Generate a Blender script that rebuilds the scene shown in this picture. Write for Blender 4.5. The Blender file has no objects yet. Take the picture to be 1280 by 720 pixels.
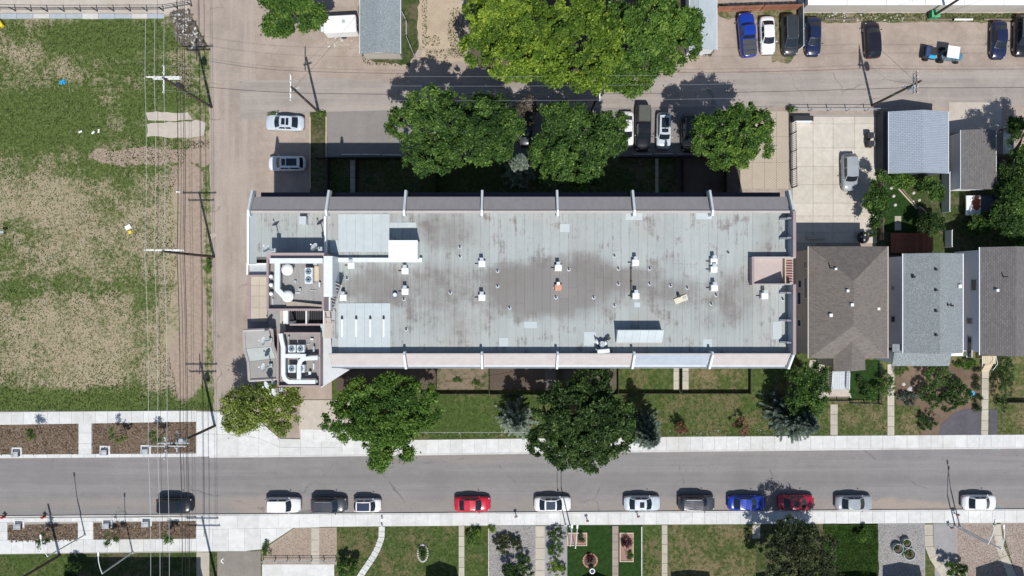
import bpy, math, random
import numpy as np
from mathutils import Vector, Matrix
rnd = random.Random(7)
scene = bpy.context.scene
col = scene.collection
H = 90.0                                   # drone height above the street, metres

# ---------------------------------------------------------------- camera, sky, sun
cam = bpy.data.cameras.new('camera')
camo = bpy.data.objects.new('camera', cam); col.objects.link(camo)
camo.location = (0, 0, H); camo.rotation_euler = (0, 0, 0)
cam.sensor_width = 36; cam.lens = 36 * H / 128.0
cam.clip_end = 3000; cam.clip_start = 0.5
scene.camera = camo
SUN_EL = math.radians(58)
SDX, SDY = 0.225, -0.974                   # horizontal direction towards the sun
world = bpy.data.worlds.new('World'); scene.world = world; world.use_nodes = True
nt = world.node_tree; nt.nodes.clear()
sky = nt.nodes.new('ShaderNodeTexSky'); sky.sky_type = 'NISHITA'; sky.sun_disc = False
sky.sun_elevation = SUN_EL; sky.sun_rotation = math.atan2(SDX, SDY)
sky.air_density = 1.0; sky.dust_density = 0.6
bg = nt.nodes.new('ShaderNodeBackground'); bg.inputs[1].default_value = 0.105
wo = nt.nodes.new('ShaderNodeOutputWorld')
nt.links.new(sky.outputs[0], bg.inputs[0]); nt.links.new(bg.outputs[0], wo.inputs[0])
sl = bpy.data.lights.new('sun', 'SUN'); sl.energy = 4.8; sl.angle = math.radians(0.5); sl.color = (1.0, 0.965, 0.92)
so = bpy.data.objects.new('sun', sl); col.objects.link(so)
sd = Vector((SDX * math.cos(SUN_EL), SDY * math.cos(SUN_EL), math.sin(SUN_EL)))
so.rotation_euler = sd.to_track_quat('Z', 'Y').to_euler(); so.location = (0, 0, 120)
scene.view_settings.view_transform = 'Standard'; scene.view_settings.look = 'None'
scene.view_settings.exposure = 0.0; scene.view_settings.gamma = 1.0
scene.render.engine = 'CYCLES'
scene.cycles.max_bounces = 5; scene.cycles.diffuse_bounces = 2; scene.cycles.glossy_bounces = 2
scene.cycles.transmission_bounces = 3; scene.cycles.transparent_max_bounces = 4

# ---------------------------------------------------------------- helpers
def P(x, y, z=0.0):
    """A point at height z that stands where the photo (1280 px wide) shows it."""
    k = (H - z) / H / 10.0
    return Vector(((x - 640) * k, (360 - y) * k, z))
def S(z): return 0.1 * (H - z) / H
def tag(o, label=None, cat=None, group=None, kind=None):
    if label: o['label'] = label
    if cat: o['category'] = cat
    if group: o['group'] = group
    if kind: o['kind'] = kind
    return o
def thing(name, label, cat, loc=(0, 0, 0), rz=0.0, group=None):
    o = bpy.data.objects.new(name, None); col.objects.link(o)
    o.location = loc; o.rotation_euler = (0, 0, rz); o.empty_display_size = 0.2
    return tag(o, label, cat, group)
def worldloc(o):
    v = Vector((0, 0, 0))
    while o is not None: v += o.location; o = o.parent
    return v
class MB:
    """Collects geometry. build() makes ONE mesh object; world=True: vertices were given in world space."""
    def __init__(s): s.v = []; s.f = []
    def add(s, vs, fs):
        b = len(s.v); s.v += [tuple(v) for v in vs]; s.f += [tuple(i + b for i in f) for f in fs]; return s
    def box(s, a, b):
        x0, x1 = sorted((a[0], b[0])); y0, y1 = sorted((a[1], b[1])); z0, z1 = sorted((a[2], b[2]))
        return s.add([(x0,y0,z0),(x1,y0,z0),(x1,y1,z0),(x0,y1,z0),(x0,y0,z1),(x1,y0,z1),(x1,y1,z1),(x0,y1,z1)],
                     [(0,3,2,1),(4,5,6,7),(0,1,5,4),(1,2,6,5),(2,3,7,6),(3,0,4,7)])
    def cbox(s, c, sz, rz=0.0):
        m = Matrix.Rotation(rz, 3, 'Z'); c = Vector(c); vs = []
        for dz in (-.5, .5):
            for dx, dy in ((-.5,-.5),(.5,-.5),(.5,.5),(-.5,.5)):
                vs.append(c + m @ Vector((dx*sz[0], dy*sz[1], dz*sz[2])))
        return s.add(vs, [(0,3,2,1),(4,5,6,7),(0,1,5,4),(1,2,6,5),(2,3,7,6),(3,0,4,7)])
    def prism(s, pts, z0, z1):
        n = len(pts)
        ar = sum(pts[i][0]*pts[(i+1)%n][1]-pts[(i+1)%n][0]*pts[i][1] for i in range(n))
        if ar < 0: pts = list(reversed(pts))
        zt = z1 if isinstance(z1, (list, tuple)) else [z1]*n
        if ar < 0 and isinstance(z1, (list, tuple)): zt = list(reversed(zt))
        vs = [(p[0],p[1],z0) for p in pts] + [(p[0],p[1],zt[i]) for i, p in enumerate(pts)]
        return s.add(vs, [tuple(reversed(range(n))), tuple(range(n, 2*n))] + [(i,(i+1)%n,n+(i+1)%n,n+i) for i in range(n)])
    def poly(s, pts): return s.add(pts, [tuple(range(len(pts)))])
    def tube(s, path, r, n=8, cap=True):
        path = [Vector(p) for p in path]; rs = r if isinstance(r, (list, tuple)) else [r]*len(path)
        vs = []; fs = []; up = None
        for i, p in enumerate(path):
            d = (path[min(i+1, len(path)-1)] - path[max(i-1, 0)]).normalized()
            if up is None: up = Vector((0,0,1)) if abs(d.z) < .9 else Vector((1,0,0))
            a = d.cross(up).normalized(); b = a.cross(d).normalized(); up = b
            for k in range(n):
                t = 2*math.pi*k/n; vs.append(p + (a*math.cos(t) + b*math.sin(t))*rs[i])
        for i in range(len(path)-1):
            for k in range(n):
                k2 = (k+1) % n; fs.append((i*n+k, i*n+k2, (i+1)*n+k2, (i+1)*n+k))
        if cap: fs += [tuple(reversed(range(n))), tuple(range((len(path)-1)*n, len(path)*n))]
        return s.add(vs, fs)
    def cyl(s, c, r, z0, z1, n=16, r1=None):
        return s.tube([(c[0],c[1],z0),(c[0],c[1],z1)], [r, r if r1 is None else r1], n)
    def dome(s, c, r, h, n=16, m=5):
        vs = []; fs = []
        for j in range(m):
            a = j/m*math.pi/2
            for k in range(n):
                t = 2*math.pi*k/n; vs.append((c[0]+r*math.cos(a)*math.cos(t), c[1]+r*math.cos(a)*math.sin(t), c[2]+h*math.sin(a)))
        vs.append((c[0],c[1],c[2]+h))
        for j in range(m-1):
            for k in range(n): fs.append((j*n+k, j*n+(k+1)%n, (j+1)*n+(k+1)%n, (j+1)*n+k))
        for k in range(n): fs.append(((m-1)*n+k, (m-1)*n+(k+1)%n, m*n))
        return s.add(vs, fs)
    def build(s, name, mat, parent=None, world=True, smooth=False, bevel=0, **kw):
        me = bpy.data.meshes.new(name)
        vs = s.v
        if parent is not None and world:
            w = worldloc(parent)
            rz = 0.0; q = parent
            while q is not None: rz += q.rotation_euler.z; q = q.parent
            if abs(rz) < 1e-9: vs = [(v[0]-w.x, v[1]-w.y, v[2]-w.z) for v in vs]
            else:
                mi = Matrix.Rotation(-rz, 3, 'Z'); vs = [tuple(mi @ (Vector(v)-w)) for v in vs]
        me.from_pydata(vs, [], s.f); me.materials.append(mat)
        if smooth: me.polygons.foreach_set('use_smooth', [True]*len(me.polygons))
        o = bpy.data.objects.new(name, me); col.objects.link(o)
        if parent is not None: o.parent = parent
        if bevel:
            b = o.modifiers.new('b', 'BEVEL'); b.width = bevel; b.segments = 1; b.limit_method = 'ANGLE'
        return tag(o, **kw) if kw else o
def copy_tree(o, parent=None):
    c = o.copy(); col.objects.link(c)
    if parent is not None: c.parent = parent
    for ch in list(o.children): copy_tree(ch, c)
    return c
def fastmesh(name, V, nper, mat, parent=None, tone=None, smooth=False):
    """V: (F*nper,3) unshared corners, nper corners for each face."""
    V = np.asarray(V, dtype=np.float32).reshape(-1, 3); n = len(V); F = n // nper
    if parent is not None: V = V - np.array(worldloc(parent), dtype=np.float32)
    me = bpy.data.meshes.new(name)
    me.vertices.add(n); me.vertices.foreach_set('co', V.ravel())
    me.loops.add(n); me.loops.foreach_set('vertex_index', np.arange(n, dtype=np.int32))
    me.polygons.add(F); me.polygons.foreach_set('loop_start', np.arange(0, n, nper, dtype=np.int32))
    me.polygons.foreach_set('loop_total', np.full(F, nper, dtype=np.int32))
    if tone is not None:
        a = me.attributes.new('tone', 'FLOAT', 'FACE'); a.data.foreach_set('value', np.asarray(tone, dtype=np.float32))
    me.update(calc_edges=True); me.materials.append(mat)
    o = bpy.data.objects.new(name, me); col.objects.link(o)
    if parent is not None: o.parent = parent
    return o

# ---------------------------------------------------------------- materials
_mats = {}
class NT:
    def __init__(s, name):
        s.m = bpy.data.materials.new(name); s.m.use_nodes = True; s.t = s.m.node_tree; s.t.nodes.clear()
        s.out = s.t.nodes.new('ShaderNodeOutputMaterial'); s.b = s.t.nodes.new('ShaderNodeBsdfPrincipled')
        s.t.links.new(s.b.outputs[0], s.out.inputs[0])
        s.pos = s.n('ShaderNodeNewGeometry').outputs['Position']
    def n(s, t, **k):
        o = s.t.nodes.new(t)
        for a, v in k.items(): setattr(o, a, v)
        return o
    def set(s, sock, v):
        if isinstance(v, bpy.types.NodeSocket): s.t.links.new(v, sock)
        else: sock.default_value = (*v, 1.0) if isinstance(v, tuple) and len(v) == 3 and sock.type == 'RGBA' else v
    def math(s, op, a, b=0.0, clamp=False):
        o = s.n('ShaderNodeMath', operation=op, use_clamp=clamp); s.set(o.inputs[0], a); s.set(o.inputs[1], b); return o.outputs[0]
    def mix(s, f, a, b, mode='MIX'):
        o = s.n('ShaderNodeMix', data_type='RGBA', blend_type=mode); s.set(o.inputs[0], f); s.set(o.inputs[6], a); s.set(o.inputs[7], b); return o.outputs[2]
    def noise(s, scale, detail=4, rough=.6, vec=None, stretch=None, out=0, dist=0.0):
        v = vec or s.pos
        if stretch:
            mp = s.n('ShaderNodeMapping'); s.set(mp.inputs[0], v); mp.inputs['Scale'].default_value = stretch; v = mp.outputs[0]
        o = s.n('ShaderNodeTexNoise'); s.set(o.inputs['Vector'], v); o.inputs['Scale'].default_value = scale
        o.inputs['Detail'].default_value = detail; o.inputs['Roughness'].default_value = rough; o.inputs['Distortion'].default_value = dist
        return o.outputs[out]
    def ramp(s, f, lo, hi, a=0.0, b=1.0):
        o = s.n('ShaderNodeMapRange'); s.set(o.inputs[0], f); o.inputs[1].default_value = lo; o.inputs[2].default_value = hi
        o.inputs[3].default_value = a; o.inputs[4].default_value = b; o.interpolation_type = 'SMOOTHSTEP'; return o.outputs[0]
    def blob(s, vec, cx, cy, rx, ry, soft=.5, z=0.0):
        c = P(cx, cy, z); k = S(z)
        mp = s.n('ShaderNodeMapping', vector_type='POINT'); s.set(mp.inputs[0], vec)
        mp.inputs['Scale'].default_value = (1/(rx*k), 1/(ry*k), 0); mp.inputs['Location'].default_value = (-c.x/(rx*k), -c.y/(ry*k), 0)
        l = s.n('ShaderNodeVectorMath', operation='LENGTH'); s.set(l.inputs[0], mp.outputs[0])
        return s.ramp(l.outputs['Value'], 1+soft, 1-soft)
    def warp(s, amp, scale):
        n = s.noise(scale, 3, .6, out=1)
        a = s.n('ShaderNodeVectorMath', operation='SUBTRACT'); s.set(a.inputs[0], n); a.inputs[1].default_value = (.5,.5,.5)
        b = s.n('ShaderNodeVectorMath', operation='SCALE'); s.set(b.inputs[0], a.outputs[0]); b.inputs['Scale'].default_value = amp*2
        c = s.n('ShaderNodeVectorMath', operation='ADD'); s.set(c.inputs[0], s.pos); s.set(c.inputs[1], b.outputs[0]); return c.outputs[0]
    def bump(s, h, strength=.4, dist=.03):
        o = s.n('ShaderNodeBump'); s.set(o.inputs['Height'], h); o.inputs['Strength'].default_value = strength; o.inputs['Distance'].default_value = dist
        s.t.links.new(o.outputs[0], s.b.inputs['Normal'])
    def rand(s, amt, c):
        r = s.n('ShaderNodeObjectInfo').outputs['Random']
        f = s.ramp(r, 0, 1, 1-amt, 1+amt)
        h = s.n('ShaderNodeHueSaturation'); h.inputs['Fac'].default_value = 1; s.set(h.inputs['Value'], f); s.set(h.inputs['Color'], c); return h.outputs[0]
    def done(s, c, rough=.85, metal=0.0, spec=.3):
        s.set(s.b.inputs['Base Color'], c); s.set(s.b.inputs['Roughness'], rough); s.b.inputs['Metallic'].default_value = metal
        s.b.inputs['Specular IOR Level'].default_value = spec; return s.m
def sc(c, k): return tuple(min(1, x*k) for x in c)
def plain(name, c, rough=.7, var=.12, scale=2.5, metal=0.0, spec=.3, bump=0.0, rand=0.0, fine=18, stretch=None):
    if name in _mats: return _mats[name]
    n = NT(name)
    f = n.math('MULTIPLY', n.math('ADD', n.noise(scale, 5, .65, stretch=stretch), n.noise(fine, 3, .7)), .5)
    c_ = n.mix(n.ramp(f, .3, .7), sc(c, 1-var), sc(c, 1+var))
    if rand: c_ = n.rand(rand, c_)
    if bump: n.bump(n.noise(fine, 4, .7), bump, .02)
    _mats[name] = n.done(c_, rough, metal, spec); return _mats[name]
def concrete(name, c, rand=.05, joint=0, stain=(.5, .47, .42), tracks=0):
    n = NT(name)
    f = n.noise(1.3, 6, .7); g = n.noise(22, 4, .75); big = n.noise(.18, 4, .6)
    c_ = n.mix(n.ramp(f, .3, .72), sc(c, .9), sc(c, 1.07))
    c_ = n.mix(n.ramp(g, .62, .8, 0, .3), c_, sc(c, .7))
    c_ = n.mix(n.ramp(big, .5, .72, 0, .35), c_, tuple(a*b*1.5 for a, b in zip(c, stain)))
    spots = n.noise(2.2, 2, .5); c_ = n.mix(n.ramp(spots, .7, .76, 0, .35), c_, sc(c, .6))
    if rand: c_ = n.rand(rand, c_)
    n.bump(g, .25, .01)
    return n.done(c_, .88)
M = {}
M['sidewalk'] = concrete('sidewalk_concrete', (.56,.565,.55))
M['lotslab'] = concrete('lot_concrete', (.50,.46,.395), .04)
M['kerb'] = concrete('kerb_concrete', (.52,.51,.49))
M['padconc'] = concrete('pad_concrete', (.44,.39,.335), 0)
M['path'] = concrete('path_concrete', (.42,.385,.32), .07)
M['gap'] = plain('joint_dirt', (.3,.28,.25), .95)
def grass(name, green, dry, amount=.4, blobs=(), greens=(), dirt=None, dirts=(), fine=9.0):
    n = NT(name); w = n.warp(1.2, .35)
    a = n.noise(.35, 5, .65); b = n.noise(fine, 4, .75); c = n.noise(2.2, 4, .7); e = n.noise(26, 2, .7)
    m = n.ramp(a, .38, .66, -.25, .3)
    base = n.math('ADD', m, amount); base = n.math('ADD', base, n.ramp(n.noise(.11, 4, .65), .35, .65, -.18, .18)); base = n.math('ADD', base, n.ramp(n.noise(1.1, 5, .75), .33, .67, -.22, .22))
    for q in blobs: base = n.math('ADD', base, n.math('MULTIPLY', n.blob(w, *q[:4], .85), q[4]))
    for q in greens: base = n.math('SUBTRACT', base, n.math('MULTIPLY', n.blob(w, *q[:4]), q[4]))
    spk = n.math('ADD', n.math('MULTIPLY', b, .55), n.math('MULTIPLY', c, .45))
    f = n.ramp(n.math('ADD', n.math('MULTIPLY', base, .5), n.math('MULTIPLY', n.math('SUBTRACT', spk, .5), 1.2)), -.02, .45)
    g_ = n.mix(n.ramp(c, .3, .7), sc(green, .72), sc(green, 1.3)); g_ = n.mix(n.ramp(e, .45, .75, 0, .6), g_, sc(green, .45))
    d_ = n.mix(n.ramp(e, .3, .7), sc(dry, .7), sc(dry, 1.25))
    c_ = n.mix(f, g_, d_)
    if dirt:
        df = None
        for q in dirts:
            t = n.math('MULTIPLY', n.blob(w, *q[:4], .35), q[4]); df = t if df is None else n.math('MAXIMUM', df, t)
        df = n.ramp(n.math('ADD', df, n.math('MULTIPLY', n.math('SUBTRACT', spk, .5), 1.1)), .35, .65)
        c_ = n.mix(df, c_, n.mix(n.ramp(c, .3, .7), sc(dirt, .85), sc(dirt, 1.12)))
    n.bump(n.math('ADD', b, e), .6, .08)
    return n.done(c_, .95, spec=.1)
M['lot'] = grass('vacant_lot_grass', (.092,.128,.036), (.345,.29,.2), .15,
    blobs=[(125,275,95,60,.42),(50,250,60,30,.35),(30,330,60,60,.15),(130,430,95,70,.6),(50,430,70,55,.3),(215,390,45,90,.35),(60,90,60,45,.15),(225,260,30,60,.5),(20,70,30,30,.3)],
    greens=[(150,45,110,18,.5),(45,150,70,40,.5),(150,215,80,14,.35),(20,360,110,14,.35),(100,500,260,15,.75),(190,130,40,20,.35),(185,355,55,12,.3),(180,400,14,60,.4)],
    dirt=(.33,.26,.205), dirts=[(185,196,75,10,1.0),(232,225,22,22,1.0),(238,290,18,60,.9),(240,400,20,90,.9),(255,190,20,18,.9),(232,95,10,20,.5),(190,480,30,20,.3),(232,460,26,40,.8),(140,420,60,45,.25)])
M['lawn'] = grass('lawn_grass', (.064,.098,.026), (.16,.135,.07), .1, blobs=[(470,690,50,40,.3),(860,690,45,45,.45),(900,510,90,22,.3),(600,500,30,15,.3)], greens=[(560,520,70,25,.4)])
M['lawn_green'] = grass('lush_lawn_grass', (.022,.052,.012), (.055,.07,.026), -.25)
M['lawn_dry'] = grass('dry_lawn_grass', (.075,.10,.03), (.2,.16,.09), .3)
M['patio_dirt'] = grass('patio_dirt', (.07,.09,.03), (.21,.165,.12), .75)
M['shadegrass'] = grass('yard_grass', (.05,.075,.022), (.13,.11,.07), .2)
M['verge'] = grass('dry_verge', (.09,.11,.04), (.25,.21,.14), .4)
def dirtmat(name, c, c2, cracks=0, streak=None, blobs=()):
    n = NT(name); w = n.warp(1.0, .3)
    a = n.noise(.22, 6, .7); b = n.noise(7, 5, .75); e = n.noise(30, 3, .7); g = n.noise(.9, 6, .75)
    c_ = n.mix(n.ramp(a, .35, .65), c, c2); c_ = n.mix(n.ramp(g, .48, .7, 0, .4), c_, sc(c, .84)); c_ = n.mix(n.ramp(g, .5, .3, 0, .35), c_, sc(c2, 1.12))
    if streak: c_ = n.mix(n.ramp(n.noise(1.0, 5, .6, stretch=streak), .42, .62, 0, .5), c_, sc(c2, 1.18))
    for q in blobs: c_ = n.mix(n.math('MULTIPLY', n.blob(w, *q[:4]), q[4]), c_, q[5])
    c_ = n.mix(n.ramp(b, .35, .7, 0, .45), c_, sc(c, .8)); c_ = n.mix(n.ramp(e, .6, .75, 0, .4), c_, sc(c2, 1.3))
    c_ = n.mix(n.ramp(n.noise(1.5, 3, .6), .64, .75, 0, .3), c_, sc(c, .62))
    if cracks:
        v = n.n('ShaderNodeTexVoronoi', feature='DISTANCE_TO_EDGE'); n.set(v.inputs['Vector'], w); v.inputs['Scale'].default_value = cracks
        c_ = n.mix(n.math('MULTIPLY', n.ramp(v.outputs[0], .012, .0), n.ramp(a, .48, .6, 0, .55)), c_, sc(c, .42))
    n.bump(n.math('ADD', b, e), .4, .04)
    return n.done(c_, .95, spec=.15)
M['dirt'] = dirtmat('bare_dirt', (.29,.235,.195), (.39,.325,.275))
M['sand'] = dirtmat('sandy_ground', (.36,.29,.21), (.46,.38,.28))
M['alley'] = dirtmat('alley_surface', (.285,.242,.207), (.365,.308,.262), .11, streak=(1,.05,1))
M['lane'] = dirtmat('lane_surface', (.27,.24,.215), (.345,.305,.275), .1, streak=(.04,1,1))
M['asph_lot'] = dirtmat('old_lot_asphalt', (.215,.2,.19), (.25,.235,.22), .15)
M['road'] = dirtmat('street_asphalt', (.2,.191,.187), (.232,.221,.215), .07, streak=(.03,1,1),
    blobs=[(640,631,800,9,.45,(.29,.25,.215)),(60,590,70,16,.3,(.17,.163,.16)),(545,606,14,20,.3,(.16,.153,.15)),(1125,632,80,6,.75,(.36,.29,.235)),(320,632,30,12,.5,(.34,.27,.22)),(590,572,60,8,.4,(.27,.235,.2)),(930,600,14,14,.35,(.14,.135,.13)),(640,600,900,7,.3,(.16,.152,.148)),(870,632,60,6,.5,(.31,.26,.21))])
M['drive'] = dirtmat('driveway_dirt', (.21,.19,.17), (.26,.235,.205), .3)
M['gravel_tan'] = dirtmat('tan_gravel', (.33,.265,.205), (.37,.30,.235))
M['gravel_grey'] = dirtmat('grey_gravel', (.26,.255,.26), (.32,.31,.31))
M['gravel_pink'] = dirtmat('pinkish_gravel', (.32,.265,.23), (.37,.305,.265))
M['gravel_dark'] = dirtmat('dark_gravel', (.085,.082,.095), (.12,.115,.13))
M['mulch'] = dirtmat('bark_mulch', (.125,.088,.062), (.19,.14,.1))
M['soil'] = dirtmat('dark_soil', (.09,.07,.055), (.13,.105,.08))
def foliage(name, dark, light, hi=None):
    n = NT(name)
    at = n.n('ShaderNodeAttribute', attribute_name='tone').outputs['Fac']
    c_ = n.mix(n.ramp(at, .0, .75), dark, light)
    if hi: c_ = n.mix(n.ramp(at, .7, 1.0), c_, hi)
    n.set(n.b.inputs['Base Color'], c_); n.b.inputs['Roughness'].default_value = .6; n.b.inputs['Specular IOR Level'].default_value = .25
    tr = n.n('ShaderNodeBsdfTranslucent'); n.set(tr.inputs[0], n.mix(1.0, c_, (1.0,1.15,.6), 'MULTIPLY'))
    mx = n.n('ShaderNodeMixShader'); mx.inputs[0].default_value = .3
    n.t.links.new(n.b.outputs[0], mx.inputs[1]); n.t.links.new(tr.outputs[0], mx.inputs[2]); n.t.links.new(mx.outputs[0], n.out.inputs[0])
    return n.m
M['f_lime'] = foliage('lime_leaves', (.055,.11,.016), (.17,.27,.028), (.32,.41,.05))
M['f_mid'] = foliage('green_leaves', (.028,.068,.014), (.09,.17,.034), (.2,.31,.065))
M['f_bright'] = foliage('bright_green_leaves', (.035,.085,.015), (.12,.22,.035), (.21,.32,.06))
M['f_dark'] = foliage('dark_green_leaves', (.018,.042,.01), (.06,.112,.028), (.14,.22,.06))
M['f_olive'] = foliage('olive_leaves', (.022,.034,.014), (.075,.09,.038), (.15,.17,.08))
M['f_sparse'] = foliage('yellow_green_leaves', (.10,.14,.03), (.24,.31,.06), (.38,.44,.12))
M['f_spruce'] = foliage('blue_spruce_needles', (.012,.022,.017), (.048,.072,.055), (.15,.2,.15))
M['f_silver'] = foliage('silver_spruce_needles', (.035,.05,.04), (.13,.17,.13), (.27,.32,.25))
M['f_dead'] = foliage('grey_twigs', (.1,.08,.065), (.22,.19,.16))
M['f_grass'] = foliage('grass_blades', (.045,.078,.018), (.135,.178,.048), (.47,.41,.27))
M['bark'] = plain('bark', (.12,.095,.07), .95, .3, 6)
M['white'] = plain('white_paint', (.74,.75,.74), .55, .06, 1.5)
M['duct'] = plain('white_duct_metal', (.60,.635,.65), .5, .1, 1.2, spec=.5)
M['galv'] = plain('galvanised_metal', (.46,.5,.52), .45, .12, 2, metal=.3)
M['greybox'] = plain('grey_metal', (.36,.4,.42), .5, .1, 2)
M['black'] = plain('black_plastic', (.02,.02,.022), .5, .2)
M['rubber'] = plain('tyre_rubber', (.022,.022,.023), .85, .2)
M['rim'] = plain('wheel_rim_metal', (.45,.46,.48), .3, .05, metal=.8)
M['glassdark'] = plain('dark_glass', (.012,.018,.025), .06, .1, spec=.6)
M['winglass'] = plain('window_glass', (.03,.04,.05), .1, .1, spec=.6)
M['lamp_lens'] = plain('headlight_lens', (.38,.4,.43), .15, .05, spec=.6)
M['tail'] = plain('tail_light_lens', (.35,.01,.01), .2, .05, spec=.6)
M['wood'] = plain('weathered_wood', (.2,.165,.13), .9, .25, 3, fine=12, rand=.12)
M['polewood'] = plain('pole_wood', (.075,.06,.048), .95, .25, 5)
M['palewood'] = plain('pale_timber', (.5,.42,.3), .85, .12, 4, rand=.08)
M['redwood'] = plain('red_stained_wood', (.22,.075,.045), .85, .2, 3, rand=.15)
M['brownfence'] = plain('brown_fence_wood', (.3,.135,.085), .85, .18, 3, rand=.15)
M['darkmetal'] = plain('dark_painted_steel', (.035,.035,.04), .5, .15)
M['wire_light'] = plain('aluminium_wire', (.6,.62,.62), .4, .05, metal=.3)
M['wire_grey'] = plain('grey_wire', (.25,.26,.26), .5, .05)
M['wire_dark'] = plain('black_cable', (.02,.02,.02), .6, .1)
M['blue'] = plain('blue_plastic', (.02,.09,.5), .45, .1)
M['cyan'] = plain('turquoise_plastic', (.03,.35,.65), .5, .1)
M['yellow'] = plain('yellow_plastic', (.75,.55,.03), .5, .1)
M['red'] = plain('red_painted_metal', (.4,.05,.04), .45, .1)
M['green'] = plain('green_painted_metal', (.03,.25,.1), .5, .1)
M['terracotta'] = plain('brick_edging', (.38,.19,.14), .9, .15, rand=.15)
M['stonewhite'] = plain('pale_rock', (.5,.48,.45), .9, .15, rand=.1)
def carpaint(name, c, rough=.25):
    n = NT(name); n.b.inputs['Coat Weight'].default_value = .6; n.b.inputs['Coat Roughness'].default_value = .05
    f = n.noise(1.5, 4, .6)
    return n.done(n.mix(n.ramp(f, .3, .75), c, sc(c, .88)), rough, 0.0, .4)
# ---------------------------------------------------------------- ground sheets
def rough_pts(pts, amp, step=6):
    out = []; n = len(pts)
    for i in range(n):
        a, b = pts[i], pts[(i+1)%n]; L = math.dist(a, b); k = max(1, int(L/step))
        for j in range(k):
            t = j/k; x = a[0]+(b[0]-a[0])*t; y = a[1]+(b[1]-a[1])*t
            out.append((x+rnd.uniform(-amp, amp), y+rnd.uniform(-amp, amp)))
    return out
def sheet(name, pts, z, mat, amp=0, **kw):
    if amp: pts = rough_pts(pts, amp)
    w = [P(x, y, 0) for x, y in pts]
    return MB().prism([(p.x, p.y) for p in w], -.05 if z < .09 else -.04, z).build(name, mat, None, kind='structure', **kw)
def R(x0, y0, x1, y1): return [(x0,y0),(x1,y0),(x1,y1),(x0,y1)]
MB().box((-500,-500,-.3),(500,500,0)).build('ground', M['dirt'], kind='structure')
sheet('vacant_lot_grass', [(-900,24),(205,22),(236,16),(262,60),(266,130),(262,190),(268,300),(264,380),(268,514),(-900,516)], .006, M['lot'], 1.5)
sheet('alley', [(262,-300),(312,-300),(318,60),(322,130),(318,300),(300,420),(292,570),(270,570),(266,400),(262,200)], .010, M['alley'], 1.2)
sheet('back_lane', [(300,100),(420,98),(600,104),(800,96),(890,92),(1300,88),(1900,86),(1900,134),(1300,132),(985,134),(480,146),(410,140),(330,150),(300,150)], .014, M['lane'], 1.2)
sheet('garage_verge_grass', [(448,-20),(452,70),(470,78),(500,80),(512,82),(522,60),(530,-20)], .012, M['shadegrass'], 1.5)
sheet('upper_lot_sandy_ground', [(530,-200),(582,-200),(578,30),(585,75),(560,80),(528,70),(522,40)], .018, M['sand'], 2)

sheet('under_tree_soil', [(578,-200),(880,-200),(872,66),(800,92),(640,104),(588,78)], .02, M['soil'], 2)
sheet('top_verge_weeds', [(897,6),(1003,8),(1003,30),(990,78),(965,78),(958,26),(897,22)], .012, M['verge'], 2)
sheet('upper_weeds_strip', [(1003,16),(1900,16),(1900,28),(1003,28)], .012, M['verge'], 1.2)
sheet('upper_concrete_strip', R(1004,5,1900,16), .02, M['padconc'])
sheet('far_upper_left_path', R(-900,-30,238,18), .02, M['padconc'])
sheet('garage_drive_concrete', R(1186,128,1252,166), .022, M['padconc'])
sheet('parking_lot_asphalt', [(408,140),(485,138),(985,132),(925,136),(925,196),(408,196)], .018, M['asph_lot'])
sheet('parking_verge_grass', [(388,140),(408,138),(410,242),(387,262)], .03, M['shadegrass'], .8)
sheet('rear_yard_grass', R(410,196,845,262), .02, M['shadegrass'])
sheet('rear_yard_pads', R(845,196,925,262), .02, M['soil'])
sheet('front_yard_base', [(415,440),(1035,440),(1035,546),(520,550),(440,552),(415,500)], .08, M['lawn'])
sheet('east_yard_grass', R(1035,440,1900,546), .08, M['lawn_dry'])
sheet('back_garden_soil', [(1095,205),(1900,205),(1900,320),(1095,320)], .02, M['shadegrass'])
sheet('east_side_passage', R(985,285,1020,470), .03, M['padconc'])
# road
sheet('street', [(-900,582),(270,571),(420,569),(1280,560),(1900,554),(1900,632),(1280,637),(270,643),(-900,655)], .02, M['road'])
# south front yards
sheet('front_lawns', [(-900,655),(1900,650),(1900,1100),(-900,1100)], .07, M['lawn'])
# ---------------------------------------------------------------- pavements laid slab by slab
def lerp_line(l, x):
    for (x0,y0),(x1,y1) in zip(l, l[1:]):
        if x <= x1 or (x1,y1) == l[-1]: return y0+(y1-y0)*(x-x0)/(x1-x0)
def slabs(parent, top, bot, x0, x1, step, z, mat, name='paving_slab', rows=1):
    x = x0
    while x < x1-1:
        xe = min(x+step, x1)
        for r in range(rows):
            def yy(xx, f): a, b = lerp_line(top, xx), lerp_line(bot, xx); return a+(b-a)*f
            g = .11; gr = .11
            q = [(x+g, yy(x, r/rows)+gr), (xe-g, yy(xe, r/rows)+gr), (xe-g, yy(xe, (r+1)/rows)-gr), (x+g, yy(x, (r+1)/rows)-gr)]
            w = [P(a, b, 0) for a, b in q]; dz = rnd.uniform(-.006, .006)
            MB().prism([(p.x, p.y) for p in w], .03, z+dz).build(name, mat, parent)
        x = xe
def kerb(parent, line, w, z, mat, x0, x1, step=60, side=1):
    x = x0
    while x < x1-1:
        xe = min(x+step, x1)
        q = [(x+.1, lerp_line(line, x)), (xe-.1, lerp_line(line, xe)), (xe-.1, lerp_line(line, xe)+w*side), (x+.1, lerp_line(line, x)+w*side)]
        MB().prism([(P(a,b,0).x, P(a,b,0).y) for a,b in q], -.04, z).build('kerb_stone', mat, parent)
        x = xe
def structure(name, label=None):
    o = thing(name, label, None); o['kind'] = 'structure'; return o
NT_ = [(-400,552),(270,551),(440,550.5),(860,545.5),(1280,543),(1700,541)]
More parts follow.
